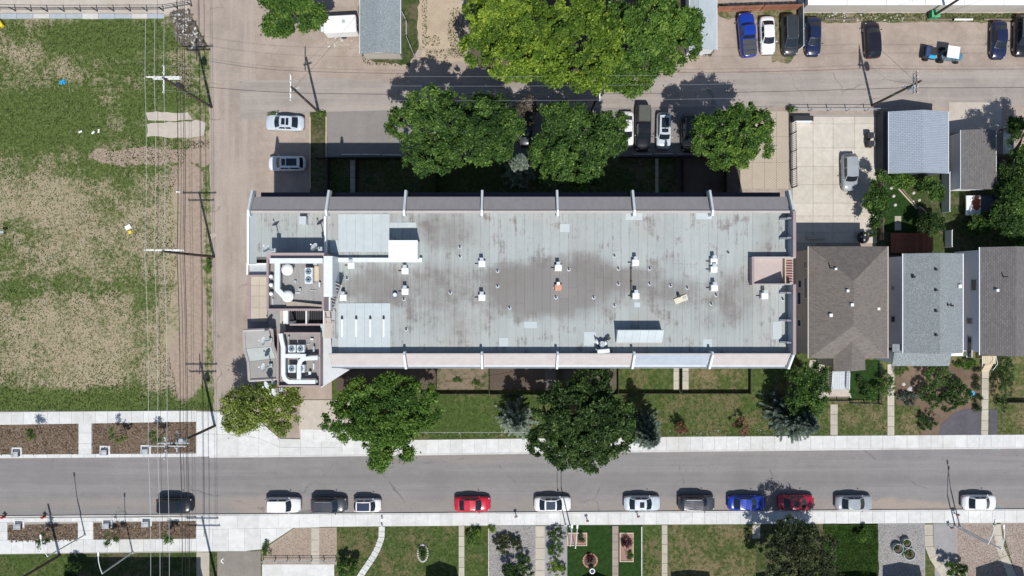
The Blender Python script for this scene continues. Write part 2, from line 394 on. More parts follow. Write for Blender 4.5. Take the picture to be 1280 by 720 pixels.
NB_ = [(-400,572),(270,570),(420,568.5),(860,562.5),(1280,558.5),(1700,556)]
sw = structure('sidewalk')
sheet('sidewalk_bed', [(430,552),(860,547),(1280,544),(1700,542),(1700,556),(1280,559),(860,563),(430,569)], .085, M['gap'])
slabs(sw, NT_, NB_, 428, 1520, 15, .13, M['sidewalk'])
kerb(sw, NB_, 1.8, .14, M['kerb'], 262, 1520)
# corner apron by the apartment building
sheet('corner_apron_bed', [(246,513),(300,514),(310,545),(360,560),(430,552),(430,569),(246,571)], .09, M['gap'])
ap = structure('corner_apron')
slabs(ap, [(244,514),(300,516),(346,534),(350,548),(428,550)], [(244,570.5),(428,568.7)], 246, 428, 26, .125, M['sidewalk'], rows=2)
# west pavement, north side of the street
wn = structure('sidewalk')
sheet('west_sidewalk_bed', [(-400,516),(246,513),(246,571),(-400,575)], .05, M['gap'])
slabs(wn, [(-400,518),(246,513)], [(-400,533),(0,531),(246,527)], -120, 246, 15, .12, M['sidewalk'])
slabs(wn, [(-400,570),(246,566.5)], [(-400,575),(246,571)], -120, 246, 15, .12, M['sidewalk'])
slabs(wn, [(-400,531),(246,527)], [(-400,570),(246,566.5)], 99, 115, 16, .12, M['sidewalk'], rows=3)
# south side
ST_ = [(-400,648),(270,642.5),(640,640),(1280,636),(1700,633)]
SB_ = [(-400,668),(270,661),(420,658),(640,656),(1280,653),(1700,651)]
ss = structure('sidewalk')
sheet('south_sidewalk_bed', [(420,641),(1280,637),(1700,634),(1700,651),(1280,653),(420,658)], .085, M['gap'])
slabs(ss, [(a, b+1.6) for a, b in ST_], SB_, 400, 1520, 15, .13, M['sidewalk'])
kerb(ss, ST_, 1.4, .15, M['kerb'], -160, 1520)
sa = structure('corner_apron')
sheet('south_apron_bed', [(246,645),(402,643),(402,657),(368,659),(326,687),(246,690)], .09, M['gap'])
slabs(sa, [(246,644.5),(400,643)], [(246,661.5),(400,659)], 246, 400, 25.7, .125, M['sidewalk'])
slabs(sa, [(246,661.5),(400,659)], [(246,689),(322,688.5),(367,659.5)], 246, 366, 20, .125, M['sidewalk'])
wl = structure('sidewalk')
sheet('south_west_bed', [(-400,649),(246,645),(246,690),(-400,697)], .085, M['gap'])
slabs(wl, [(-400,649.5),(246,646)], [(-400,656),(246,650.5)], -120, 246, 15, .13, M['sidewalk'])
slabs(wl, [(-400,678),(246,673)], [(-400,696),(0,692),(246,688)], -120, 246, 15, .13, M['sidewalk'])
slabs(wl, [(-400,656),(246,650.5)], [(-400,678),(246,673)], 98, 117, 19, .13, M['sidewalk'], rows=2)
slabs(wl, [(-400,656),(246,650.5)], [(-400,678),(246,673)], -10, 10, 20, .13, M['sidewalk'], rows=2)
# planting beds with bark mulch
for nm, q in (('planting_bed', [(-80,532),(98,529.5),(98,567),(-80,569)]), ('planting_bed', [(116,529),(245,527.5),(245,565.5),(116,567)]),
              ('planting_bed', [(11,656),(98,654),(98,676.5),(11,677.5)]), ('planting_bed', [(118,653.5),(245,651),(245,672.5),(118,675)])):
    sheet(nm, q, .10, M['mulch'])
def litter(name, q, n, smin, smax, z, mat, label=None, h=.5):
    """small chips of bark, stone or debris: one countless mass"""
    r = np.random.default_rng(len(q)*7+n); xs = [a for a, b in q]; ys = [b for a, b in q]
    V = []
    def inside(x, y):
        c = False; j = len(q)-1
        for i in range(len(q)):
            if (q[i][1] > y) != (q[j][1] > y) and x < (q[j][0]-q[i][0])*(y-q[i][1])/(q[j][1]-q[i][1])+q[i][0]: c = not c
            j = i
        return c
    k = 0
    while k < n:
        x = r.uniform(min(xs), max(xs)); y = r.uniform(min(ys), max(ys))
        if not inside(x, y): continue
        k += 1; p = P(x, y, 0); s = r.uniform(smin, smax); a = r.uniform(0, 6.28); t = r.uniform(-.6, .6, 3)
        d = np.array([math.cos(a), math.sin(a), t[0]*h])*s; e = np.array([-math.sin(a), math.cos(a), t[1]*h])*s*.5; c = np.array([p.x, p.y, z+s*.35])
        V += [c-d, c-e, c+d, c+e]
    o = fastmesh(name, V, 4, mat, None, r.uniform(0, 1, n)); o['kind'] = 'stuff'
    if label: o['label'] = label
    return o
M['f_chips'] = foliage('bark_chips', (.07,.045,.03), (.2,.145,.1), (.34,.29,.23))
M['f_stones'] = foliage('loose_stones', (.25,.22,.19), (.42,.38,.34), (.62,.6,.57))
M['f_rubbish'] = foliage('pale_rubbish', (.35,.33,.31), (.65,.64,.62), (.8,.8,.8))
for q in ([(0,532),(98,530),(98,567),(0,569)], [(116,529),(245,528),(245,565),(116,567)], [(11,657),(98,655),(98,676),(11,677)], [(118,654),(245,652),(245,672),(118,674)]):
    litter('bark_litter', q, 1500, .05, .16, .10, M['f_chips'])
# ---------------------------------------------------------------- south front yards
sheet('lane_continuation_driveway', [(262,690),(326,688),(330,1100),(262,1100)], .085, M['drive'], .5)
sheet('side_path', R(246,690,262,1100), .10, M['path'])
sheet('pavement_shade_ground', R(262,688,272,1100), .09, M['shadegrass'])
sheet('tan_gravel_bed', [(368,660),(421,659),(421,706),(329,706),(327,688)], .09, M['gravel_tan'])
sheet('white_concrete_pad', R(328,705,418,1100), .12, M['sidewalk'])
sheet('grey_gravel_bed', R(612,657,670,1100), .09, M['gravel_grey'])
sheet('shrub_bed_soil', R(680,657,709,1100), .09, M['gravel_grey'])
sheet('lush_lawn', R(709,656,803,1100), .09, M['lawn_green'])
sheet('dry_lawn', [(836,656),(944,656),(944,1100),(836,1100)], .085, M['lawn_dry'])
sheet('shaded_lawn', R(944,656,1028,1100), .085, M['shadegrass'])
sheet('gravel_yard', R(1097,654,1156,1100), .09, M['gravel_grey'])
sheet('gravel_yard', [(1166,654),(1194,654),(1194,1100),(1180,1100)], .09, M['gravel_grey'])
sheet('pink_gravel_yard', [(1194,653),(1240,653),(1262,720),(1262,1100),(1194,1100)], .092, M['gravel_pink'])
sheet('pink_gravel_yard', [(1250,653),(1500,652),(1500,1100),(1285,1100),(1270,720)], .09, M['gravel_pink'])
sheet('far_left_shade_yard', R(84,692,246,1100), .085, M['shadegrass'])
M['hedge_lawn'] = grass('deep_lawn_grass', (.024,.052,.01), (.055,.08,.02), -.1, fine=5)
sheet('raised_green_lawn', rough_pts(R(1029,655,1097,900), .8), .22, M['hedge_lawn'])
def pathslabs(name, pts, w, step, z, mat, piece='paving_slab'):
    """a path along a polyline (px), one slab after the other"""
    o = structure(name); d = 0; seg = []
    P2 = [Vector((a, b)) for a, b in pts]
    L = [0]
    for a, b in zip(P2, P2[1:]): L.append(L[-1]+(b-a).length)
    def at(s):
        for i in range(len(P2)-1):
            if s <= L[i+1] or i == len(P2)-2:
                t = (s-L[i])/(L[i+1]-L[i]); return P2[i].lerp(P2[i+1], t), (P2[i+1]-P2[i]).normalized()
    s = 0
    while s < L[-1]-2:
        e = min(s+step, L[-1]); (a, da), (b, db) = at(s+.2), at(e-.2)
        na = Vector((-da.y, da.x))*w/2; nb = Vector((-db.y, db.x))*w/2
        q = [a+na, b+nb, b-nb, a-na]
        MB().prism([(P(p.x,p.y,0).x, P(p.x,p.y,0).y) for p in q], 0, z+rnd.uniform(-.008,.008)).build(piece, mat, o)
        s = e
    return o
pathslabs('garden_path', [(394.5,659.5),(394.5,705)], 10, 15, .125, M['path'])
pathslabs('stepping_stone_path', [(477.5,658),(477,672),(472,686),(464,700),(455,713),(446,727)], 7.5, 6.6, .12, M['sidewalk'], 'stepping_stone')
pathslabs('garden_path', [(577,657),(577,760)], 7, 13, .125, M['path'])
pathslabs('garden_path', [(675,657),(675,760)], 11.5, 14, .125, M['path'])
pathslabs('paved_brick_path', [(769,657),(769,760)], 7.5, 10, .125, plain('path_paver', (.3,.24,.21), .9, .15, rand=.1))
pathslabs('garden_path', [(830.5,656),(830.5,760)], 7, 12, .125, M['path'])
pathslabs('garden_path', [(945,656),(945,673)], 9.5, 12, .125, M['path'])
pathslabs('garden_path', [(1160,655),(1161,684),(1168,700),(1180,716),(1190,740)], 10.5, 14, .125, M['path'])
pathslabs('garden_path', [(1245,655),(1249,684),(1258,704),(1268,730)], 10, 14, .125, M['path'])
pathslabs('narrow_lawn_edging_path', [(802,658),(802,760)], 1.2, 20, .14, M['sidewalk'], 'edging_stone')
pathslabs('narrow_lawn_edging_path', [(611,660),(611,760)], 1.2, 20, .14, M['kerb'], 'edging_stone')
# brick edged beds
def edged_bed(x0, y0, x1, y1, label, soil, mat):
    o = thing('edged_flower_bed', label, 'flower bed', P((x0+x1)/2,(y0+y1)/2,.09))
    MB().box(P(x0,y0,.05), P(x1,y1,.13)).build('soil', soil, o)
    for q in (((x0-.7,y0-.7),(x1+.7,y0+.4)),((x0-.7,y1-.4),(x1+.7,y1+.7)),((x0-.7,y0+.4),(x0+.4,y1-.4)),((x1-.4,y0+.4),(x1+.7,y1-.4))):
        a = P(*q[0]); b = P(*q[1]); MB().box((a.x,a.y,.05),(b.x,b.y,.2)).build('edging', mat, o)
    return o
pinksoil = dirtmat('pinkish_bed_soil', (.3,.18,.15), (.36,.23,.19))
edged_bed(709.5,666,733,681,'timber edged pink soil bed beside the lamp posts, on the lush lawn',pinksoil,M['palewood'])
edged_bed(775,666,791,701,'tall narrow pink soil bed with dark red shrub beside the brick path',pinksoil,M['palewood'])
rb = thing('round_brick_bed', 'round brick ringed flower bed on the lush lawn', 'flower bed', P(737.5,700,.09))
MB().cyl(P(737.5,700), .78, .09, .16, 20).build('soil', M['soil'], rb)
for k in range(18):
    a = k*math.pi/9; c = P(737.5,700); MB().cbox((c.x+.85*math.cos(a), c.y+.85*math.sin(a), .15), (.2,.26,.12), a).build('brick', M['terracotta'], rb)
bbt = thing('bird_bath', 'white round bird bath at the edge of the ringed flower bed', 'bird bath', P(739.5,711,.09))
c = P(739.5,711); MB().cyl(c,.13,.09,.7,10,.08).build('pedestal',M['white'],bbt); MB().cyl(c,.2,.7,.8,18,.34).build('bowl',M['white'],bbt); MB().cyl(c,.24,.79,.805,16).build('water',M['winglass'],bbt)
ov = thing('oval_stone_ring', 'oval ring of pale stones round a dark shrub on the front lawn', 'stone edging', P(528.5,690,.08))
for k in range(22):
    a = k*math.pi/11; c = P(528.5+6.2*math.cos(a), 691+10.5*math.sin(a)); MB().dome((c.x,c.y,.07),.14,.14,7,3).build('stone', M['stonewhite'], ov)
for (x, y, r), lb in zip(((1119.5,684,6.6),(1130.5,677,5.8),(1133.5,690.5,7.8)), ('leftmost and middle sized of the three round metal planters on grey gravel','uppermost and smallest of the three round metal planters on grey gravel','lowest and largest of the three round metal planters on grey gravel')):
    t = thing('round_planter', lb, 'planter', P(x,y,.09), 0, 'round planters on the gravel yard'); c = P(x,y,0); rr = r*.1*.98
    m = MB(); n = 24; vs = []
    for zz, q in ((.09,rr),(.68,rr),(.68,rr*.9),(.5,rr*.88)):
        for k in range(n): vs.append((c.x+q*math.cos(2*math.pi*k/n), c.y+q*math.sin(2*math.pi*k/n), zz))
    m.add(vs, [(j*n+k, j*n+(k+1)%n, (j+1)*n+(k+1)%n, (j+1)*n+k) for j in range(3) for k in range(n)]); m.build('rim', M['greybox'], t)
    MB().cyl(c, rr*.9, .4, .52, 20).build('soil', M['soil'], t)
# ---------------------------------------------------------------- yards round the apartment building
sheet('entrance_concrete', [(376,500),(440,500),(440,552),(376,553),(374,536)], .11, M['padconc'])
pathslabs('entrance_walk', [(376,544),(440,544)], 15, 16, .135, M['sidewalk'])
sheet('patio_ground', R(545,440,611,488), .10, M['patio_dirt'])
sheet('patio_grass', R(771,440,849,488), .10, M['lawn'])
sheet('patio_grass', R(861,440,935,488), .10, M['lawn_dry'])
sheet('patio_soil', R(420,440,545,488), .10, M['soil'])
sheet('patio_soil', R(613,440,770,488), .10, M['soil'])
pathslabs('patio_path', [(845,440),(845,490)], 6.5, 12, .12, M['path'])
pathslabs('patio_path', [(856.5,440),(856.5,490)], 8, 12, .12, M['path'])
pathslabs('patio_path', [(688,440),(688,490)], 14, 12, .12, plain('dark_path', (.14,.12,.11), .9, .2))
pathslabs('yard_path', [(441,262),(441,200)], 6, 8, .05, M['path'])
pathslabs('yard_path', [(821,262),(821,196)], 4, 8, .05, M['path'])
sheet('walk_beside_building', [(1012,450),(1030,450),(1031,490),(1062,491),(1064,497),(1022,497),(1008,470)], .115, M['padconc'])
pathslabs('front_path', [(1042,505),(1042,544)], 9, 13, .13, M['path'])
pathslabs('front_path', [(1113,455),(1113,544)], 8.5, 13, .13, M['path'])
pathslabs('front_path', [(1231,460),(1230,544)], 8.5, 13, .13, M['path'])
sheet('black_gravel_bed', [(1172,546),(1176,530),(1196,514),(1212,510),(1225,512),(1225,544)], .12, M['gravel_dark'], .6)
sheet('black_gravel_bed', R(1236,512,1246,544), .12, M['gravel_dark'])
sheet('shrub_border_soil', [(1120,460),(1225,455),(1225,512),(1200,520),(1180,545),(1150,545),(1150,508),(1120,505)], .10, M['mulch'], .6)
sheet('shrub_border_soil', R(1060,450,1100,500), .10, M['lawn_green'])
# herringbone brick driveway and the east lot
bd = structure('brick_driveway')
n = NT('herringbone_pavers'); rot = n.n('ShaderNodeMapping'); n.set(rot.inputs[0], n.pos); rot.inputs['Rotation'].default_value = (0,0,math.radians(-38))
wv = n.n('ShaderNodeTexWave', wave_type='BANDS', bands_direction='Y'); n.set(wv.inputs[0], rot.outputs[0]); wv.inputs['Scale'].default_value = 1.3; wv.inputs['Distortion'].default_value = .25
c_ = n.mix(n.ramp(wv.outputs['Fac'], .05, .5), (.33,.275,.21), (.42,.36,.285)); c_ = n.mix(n.ramp(n.noise(1.2), .4, .7, 0, .3), c_, (.32,.27,.21)); n.bump(wv.outputs['Fac'], .5, .02)
M['herring'] = n.done(c_, .9)
x = 925
for xa, xb in ((925,940),(940,955.5),(955.5,970.5),(970.5,985.5)):
    for ya, yb in ((139,171),(171,203),(203,236)):
        if xb <= 941 and ya < 170 and False: continue
        a = P(xa+.12,ya+.12); b = P(xb-.12,yb-.12); MB().box((a.x,a.y,-.02),(b.x,b.y,.055+rnd.uniform(-.004,.004))).build('paver_panel', M['herring'], bd)
lot = structure('concrete_parking_lot')
sheet('concrete_lot_joints', R(988,143,1096,304), .03, M['gap'])
xs = [990.5,1016,1041,1068,1096]; ys = [146,155,185,208,231,254,270,291,304]
for xa, xb in zip(xs, xs[1:]):
    for ya, yb in zip(ys, ys[1:]):
        a = P(xa+.16,ya+.16); b = P(xb-.16,yb-.16); MB().box((a.x,a.y,0),(b.x,b.y,.075+rnd.uniform(-.006,.006))).build('concrete_slab', M['lotslab'], lot)
sheet('old_foundation_pad', [(183,141),(196,140),(236,141),(240,149),(214,152),(185,151)], .05, M['padconc'], 1.1)
sheet('old_foundation_pad', [(184,155),(205,153),(244,151),(257,153),(254,170),(215,173),(184,170)], .05, M['padconc'], 1.3)
ws = thing('concrete_kerb_edge', 'long pale grey concrete footing along the top of the vacant lot', 'kerb', P(100,20))
for k in range(14):
    x0 = -80+k*20.4; a = P(x0+.2, 17.6+rnd.uniform(-.4,.4)); b = P(x0+20.2, 23.6+rnd.uniform(-.4,.4)); MB().box((a.x,a.y,-.03),(b.x,b.y,.16)).build('block', M['galv'] if k % 3 else M['kerb'], ws)
# ---------------------------------------------------------------- tufts and debris
def tufts(name, polys, density, smin, smax, mat, seed=1, z=.0, tonefn=None):
    r = np.random.default_rng(seed); C = []
    for q in polys:
        xs = [a for a, b in q]; ys = [b for a, b in q]; A = (max(xs)-min(xs))*(max(ys)-min(ys))/100
        n = int(A*density); x = r.uniform(min(xs), max(xs), n); y = r.uniform(min(ys), max(ys), n)
        ins = np.zeros(n, bool); j = len(q)-1
        for i in range(len(q)):
            if q[j][1] != q[i][1]: ins ^= ((q[i][1] > y) != (q[j][1] > y)) & (x < (q[j][0]-q[i][0])*(y-q[i][1])/(q[j][1]-q[i][1])+q[i][0])
            j = i
        C.append(np.stack([x[ins], y[ins]], 1))
    C = np.concatenate(C); n = len(C); X = (C[:,0]-640)/10; Y = (360-C[:,1])/10
    s = r.uniform(smin, smax, n); V = np.zeros((n, 3, 3, 3)); tone = np.repeat(r.uniform(0, 1, n), 3)
    for k in range(3):
        a = r.uniform(0, 6.28, n); d = np.stack([np.cos(a), np.sin(a)], 1)*s[:,None]*.55; w = np.stack([-np.sin(a), np.cos(a)], 1)*s[:,None]*.28
        b = np.stack([X, Y], 1)
        V[:,k,0,:2] = b-w; V[:,k,1,:2] = b+w; V[:,k,2,:2] = b+d; V[:,k,:2,2] = z; V[:,k,2,2] = z+s*r.uniform(.4, .9, n)
    if tonefn is not None: tone = np.clip(np.repeat(tonefn(C, r), 3), 0, 1)
    o = fastmesh(name, V, 3, mat, None, tone); o['kind'] = 'stuff'; return o
def lot_tone(C, r):
    t = r.beta(1.1, 1.5, len(C))*.74
    for k in range(150):
        bx, by, br = r.uniform(-20, 262), r.uniform(24, 512), r.uniform(3, 16); t = t + r.choice([-.45, -.3, .3])*np.exp(-((C[:,0]-bx)/br)**2-((C[:,1]-by)/(br*r.uniform(.5,1)))**2)
    for cx, cy, rx, ry, a in ((125,275,110,70,.38),(50,250,60,30,.3),(30,330,60,60,.2),(130,430,110,75,.45),(50,430,70,55,.3),(215,390,45,90,.25),(60,90,60,45,.15)):
        t = t + a*np.exp(-((C[:,0]-cx)/rx)**2-((C[:,1]-cy)/ry)**2)*r.uniform(0, 1.9, len(C))
    for cx, cy, rx, ry, a in ((100,500,260,14,.5),(150,45,110,16,.4),(20,360,110,12,.3)):
        t = t - a*np.exp(-((C[:,0]-cx)/rx)**2-((C[:,1]-cy)/ry)**2)
    return t
tufts('wild_grass_tufts', [[(-40,26),(205,24),(228,60),(258,130),(182,138),(182,172),(240,176),(215,240),(222,330),(205,420),(225,500),(262,505),(262,512),(-40,514)]], 42, .04, .19, M['f_grass'], 3, .01, lot_tone)
M['f_lawnblade'] = foliage('lawn_blades', (.035,.06,.014), (.085,.12,.035), (.18,.17,.08))
tufts('lawn_grass_tufts', [[(440,492),(1035,492),(1035,543),(440,549)], R(422,660,573,730), R(582,660,611,730), [(0,694),(84,692),(84,730),(0,730)], R(804,658,827,730), R(836,658,944,730), R(1047,497,1108,542), R(1119,508,1150,542), R(1247,505,1290,540), R(771,462,840,487), R(862,462,934,487)], 26, .05, .13, M['f_lawnblade'], 4, .085)
tufts('deep_lawn_tufts', [R(1030,657,1096,730)], 90, .08, .2, foliage('deep_lawn_blades', (.014,.036,.006), (.036,.075,.012), (.065,.11,.022)), 5, .2)
tufts('edge_weeds', [[(531,46),(545,44),(552,50),(548,58),(534,57)],R(528,0,534,60),R(560,10,580,70),[(532,64),(580,60),(580,72),(532,72)],[(440,541),(1035,536),(1035,544),(440,549)], [(240,176),(262,176),(262,186),(230,186)], R(1003,17,1290,26), R(390,140,406,166), [(1240,500),(1280,500),(1280,505),(1240,505)],[(450,66),(510,78),(500,84),(455,80)]], 45, .06, .2, M['f_lawnblade'], 6, .03)
litter('scattered_white_stones', [(1030,16),(1130,17),(1130,27),(1030,27)], 70, .06, .2, .03, M['f_rubbish'])
litter('scattered_white_stones', [(405,45),(440,50),(440,64),(408,62)], 24, .08, .26, .03, M['f_rubbish'])
litter('roadside_stones', [(440,540),(1000,536),(1000,541),(440,546)], 260, .04, .11, .09, M['f_stones'])
litter('debris_branches', [(214,16),(236,14),(258,60),(240,66),(222,48)], 520, .08, .5, .12, M['f_dead'])
litter('debris_rubbish', [(216,20),(236,16),(256,58),(238,62),(224,48)], 70, .08, .3, .3, M['f_rubbish'])
litter('grey_gravel_stones', R(612,658,669,724), 2600, .04, .1, .095, M['f_stones'])
litter('grey_gravel_stones', R(1098,656,1155,724), 2600, .04, .09, .095, M['f_stones'])
M['f_pinkst'] = foliage('pink_stones', (.26,.2,.17), (.4,.33,.28), (.55,.5,.46))
litter('pink_gravel_stones', [(1196,655),(1239,655),(1258,712),(1258,724),(1196,724)], 3200, .04, .08, .1, M['f_pinkst'])
litter('pink_gravel_stones', R(1252,655,1290,724), 2200, .04, .08, .1, M['f_pinkst'])
litter('tan_gravel_stones', [(369,661),(420,660),(420,704),(330,704),(330,690)], 3200, .03, .07, .095, M['f_pinkst'])
# ---------------------------------------------------------------- the apartment building
ZD = 14.0
ab = thing('apartment_building', 'long five storey apartment block with pale membrane roof, mauve edge strips and white fins', 'building', (0, 0, 0))
def X(px, z=ZD): return P(px, 360, z).x
def Y(py, z=ZD): return P(640, py, z).y
M['mauve'] = plain('mauve_metal_flashing', (.30,.235,.235), .55, .1, 1.5, bump=0)
M['mauve_dark'] = plain('mauve_brown_roof_strip', (.265,.25,.25), .7, .1, 2, stretch=(1,.1,1))
M['pink_strip'] = plain('pinkish_roof_strip', (.42,.385,.37), .7, .1, 1.2)
M['blue_strip'] = plain('pale_blue_roof_strip', (.34,.38,.43), .6, .12, 1.2)
M['wallst'] = plain('apartment_stucco', (.3,.28,.27), .9, .1)
M['parapet_face'] = plain('grey_parapet_face', (.30,.33,.37), .8, .1)
M['navy'] = plain('dark_balcony_face', (.05,.05,.065), .8, .2)
M['underdeck'] = plain('roof_gap_tar', (.13,.135,.135), .95, .2)
n = NT('roof_membrane'); w = n.warp(1.6, .25)
f = n.noise(.5, 6, .7); streak = n.noise(2.2, 5, .7, stretch=(1.6,.09,1)); fine = n.noise(16, 4, .75)
c_ = n.mix(n.ramp(f, .3, .7), (.315,.345,.335), (.375,.40,.39))
c_ = n.mix(n.ramp(streak, .5, .85, 0, .22), c_, (.25,.25,.24))
c_ = n.mix(n.ramp(n.noise(.13, 5, .65), .44, .66, 0, .6), c_, (.325,.32,.295))
for q in ((690,360,85,33,.92),(640,350,35,25,.5),(845,365,38,20,.5),(775,348,55,16,.6),(470,358,42,26,.6),(560,290,36,26,.45),(540,360,50,34,.45),(920,370,36,30,.4),(560,400,60,30,.3),(740,330,30,14,.5),(900,395,50,26,.3),(845,330,20,14,.2),(480,270,40,10,.25),(960,300,14,36,.25),(700,250,300,6,.1)):
    t = n.math('MULTIPLY', n.blob(w, *q[:4], .75, z=ZD), q[4])
    t = n.ramp(n.math('ADD', t, n.math('ADD', n.math('MULTIPLY', n.math('SUBTRACT', streak, .5), .5), n.math('MULTIPLY', n.math('SUBTRACT', f, .5), .9))), .02, .62)
    c_ = n.mix(n.math('MULTIPLY', t, .85), c_, (.185,.172,.16))
c_ = n.mix(n.ramp(fine, .6, .8, 0, .35), c_, (.2,.19,.18)); c_ = n.mix(n.ramp(n.noise(3, 4, .7), .62, .75, 0, .3), c_, (.48,.5,.48))
c_ = n.rand(.045, c_); n.bump(fine, .25, .01)
M['membrane'] = n.done(c_, .82)
M['bluepanel'] = plain('pale_blue_roof_panel', (.43,.48,.49), .65, .08, 1.2, rand=.025)
YN, YS = Y(264.5, 14.95), Y(442.5, 14.95)                # inner ridge lines
X0, X1 = X(312, 14), X(985.5, 14)
# body
yO, ySo = Y(246, 14.05), Y(456.5, 13.8)
MB().box((X(412,12), ySo+.35, -.1), (X1+.2, yO-.1, 12.5)).build('wall', M['wallst'], ab)
MB().box((X0-.28, Y(335,12), -.1), (X(412,12)-.001, yO-.1, 12.48)).build('wall', M['wallst'], ab)
MB().box((X(416), YS, 12.6), (X1+.1, YN, 13.93)).build('roof_deck', M['underdeck'], ab)
MB().box((X0-.1, Y(324), 12.6), (X(416), YN, 13.93)).build('roof_deck', M['underdeck'], ab)
# membrane sheets, one by one
x = X0+.35; i = 0; step = .925
while x < X1-.05:
    xe = min(x+step, X1); y0 = YS if x > X(413) else Y(321, 14)
    if x <= X(413) < xe: y0 = Y(321, 14)
    cuts = [y0, YN]
    if rnd.random() < .8 and YN-y0 > 8:
        cuts = [y0, y0+rnd.uniform(3, YN-y0-3), YN]
    if xe > X(937) :
        cuts = sorted(set([y0, Y(356, 14), Y(320.5, 14), YN]))
    for a, b in zip(cuts, cuts[1:]):
        if xe > X(937) and abs(a-Y(356,14)) < .01: 
            if x < X(937): MB().box((x+.006, a+.006, 13.93), (X(937), b-.006, 14.0)).build('membrane_sheet', M['membrane'], ab)
            continue
        MB().box((x+.006, a+.006, 13.93), (xe-.006, b-.006, 14.0+rnd.uniform(-.008, .008))).build('membrane_sheet', M['membrane'], ab)
    x = xe; i += 1
fins = [(-27.36,), (-19.3,), (-11.2,), (-3.14,), (4.75,), (12.72,), (20.85,), (29.2,)]
fx = [f[0] for f in fins]
# sloping edge strips between the fins
for k in range(7):
    a, b = fx[k]+.16, fx[k+1]-.16
    m = MB(); m.add([(a,YN-.0,14.95),(b,YN,14.95),(b,yO,14.05),(a,yO,14.05),(a,YN,13.6),(b,YN,13.6),(b,yO,13.5),(a,yO,13.5)],
                    [(0,3,2,1),(4,5,6,7),(0,1,5,4),(1,2,6,5),(2,3,7,6),(3,0,4,7)]); m.f = [tuple(reversed(q)) for q in m.f]
    m.build('edge_strip', M['mauve_dark'], ab)
    MB().box((a, YN-.16, 14.93), (b, YN+.1, 15.02)).build('ridge_cap', M['pink_strip'], ab)
    MB().box((a, yO+.02, 11.2), (b, Y(240.5, 12), 12.0)).build('balcony_edge', M['navy'], ab)
    if k >= 1:
        m = MB(); m.add([(a,YS,14.95),(b,YS,14.95),(b,ySo,13.8),(a,ySo,13.8),(a,YS,13.6),(b,YS,13.6),(b,ySo,13.3),(a,ySo,13.3)],
                    [(0,1,2,3),(4,7,6,5),(0,4,5,1),(1,5,6,2),(2,6,7,3),(3,7,4,0)]); m.f = [tuple(reversed(q)) for q in m.f]
        m.build('edge_strip', M['blue_strip'] if k == 5 else M['pink_strip'], ab)
        MB().box((a, YS-.07, 14.93), (b, YS+.07, 15.0)).build('ridge_cap', M['pink_strip'], ab)
        MB().box((a, ySo-.34, 13.2), (b, ySo-.02, 13.5)).build('gutter', M['galv'], ab)
        MB().box((a, ySo-.34, 13.5), (b, ySo-.28, 13.6)).build('gutter_lip', M['greybox'], ab)
for k, x in enumerate(fx):
    t = .13
    def fin(ys, zs, nm='fin', t=.11):
        # profile in YZ
        m = MB(); pr = list(zip(ys, zs)); nn = len(pr)
        vs = [(x-t, y, z) for y, z in pr]+[(x+t, y, z) for y, z in pr]
        m.add(vs, [tuple(range(nn)), tuple(reversed(range(nn, 2*nn)))]+[(i, nn+i, nn+(i+1)%nn, (i+1)%nn) for i in range(nn)])
        m.build(nm, M['duct'], ab)
    if k not in (): fin([YN-.45, YN-.45, YN+.1, Y(237.5,14.2), Y(237.5,14.2)], [13.9, 15.2, 15.4, 14.2, 13.2])
    if k >= 2: fin([YS+.25, YS+.25, YS-.1, Y(461.5,14.0), Y(461.5,14.0)], [13.9, 15.2, 15.4, 14.0, 13.2])
# first south strip starts right of the entrance canopy
# east parapet with buttresses
xe = fx[-1]
def parapet(y0, y1):
    MB().box((xe-.12, y0, 13.9), (xe+.1, y1, 15.55)).build('parapet', M['parapet_face'], ab)
    MB().box((xe-.17, y0, 15.55), (xe+.15, y1, 15.63)).build('parapet_cap', M['mauve'], ab)
parapet(Y(321.5,15), YN); parapet(YS, Y(355.5,15))
for py in (273, 297.5, 366, 400.5, 428):
    y = Y(py, 14.8); m = MB(); pr = [(xe-.13, 13.95), (xe-1.05, 13.95), (xe-1.0, 14.25), (xe-.5, 14.95), (xe-.13, 15.4)]
    nn = len(pr); m.add([(a, y-.09, z) for a, z in pr]+[(a, y+.09, z) for a, z in pr], [tuple(reversed(range(nn))), tuple(range(nn,2*nn))]+[(i,(i+1)%nn,nn+(i+1)%nn,nn+i) for i in range(nn)])
    m.build('buttress', M['parapet_face'], ab)
    MB().box((xe-.55, y-.1, 14.97), (xe-.17, y+.1, 15.05)).build('buttress_cap', M['mauve'], ab)
# west parapet
xw = X(309.5, 14.9)
MB().box((xw-.02, Y(330,14.5), 12.5), (xw+.14, YN, 14.85)).build('parapet', M['parapet_face'], ab)
MB().box((xw-.07, Y(330,14.5), 14.85), (xw+.16, YN, 14.93)).build('parapet_cap', M['white'], ab)
m = MB(); m.add([(xw+.14,Y(330,14.5),14.7),(xw+.62,Y(330,14.5),14.0),(xw+.62,YN,14.0),(xw+.14,YN,14.7)], [(0,1,2,3)]); m.build('cant_strip', M['bluepanel'], ab)
# dividing wall between the two roofs
MB().box((X(406,14.8)-.1, Y(321,14.8), 13.9), (X(406,14.8)+.1, YN-.45, 14.75)).build('parapet', M['white'], ab)
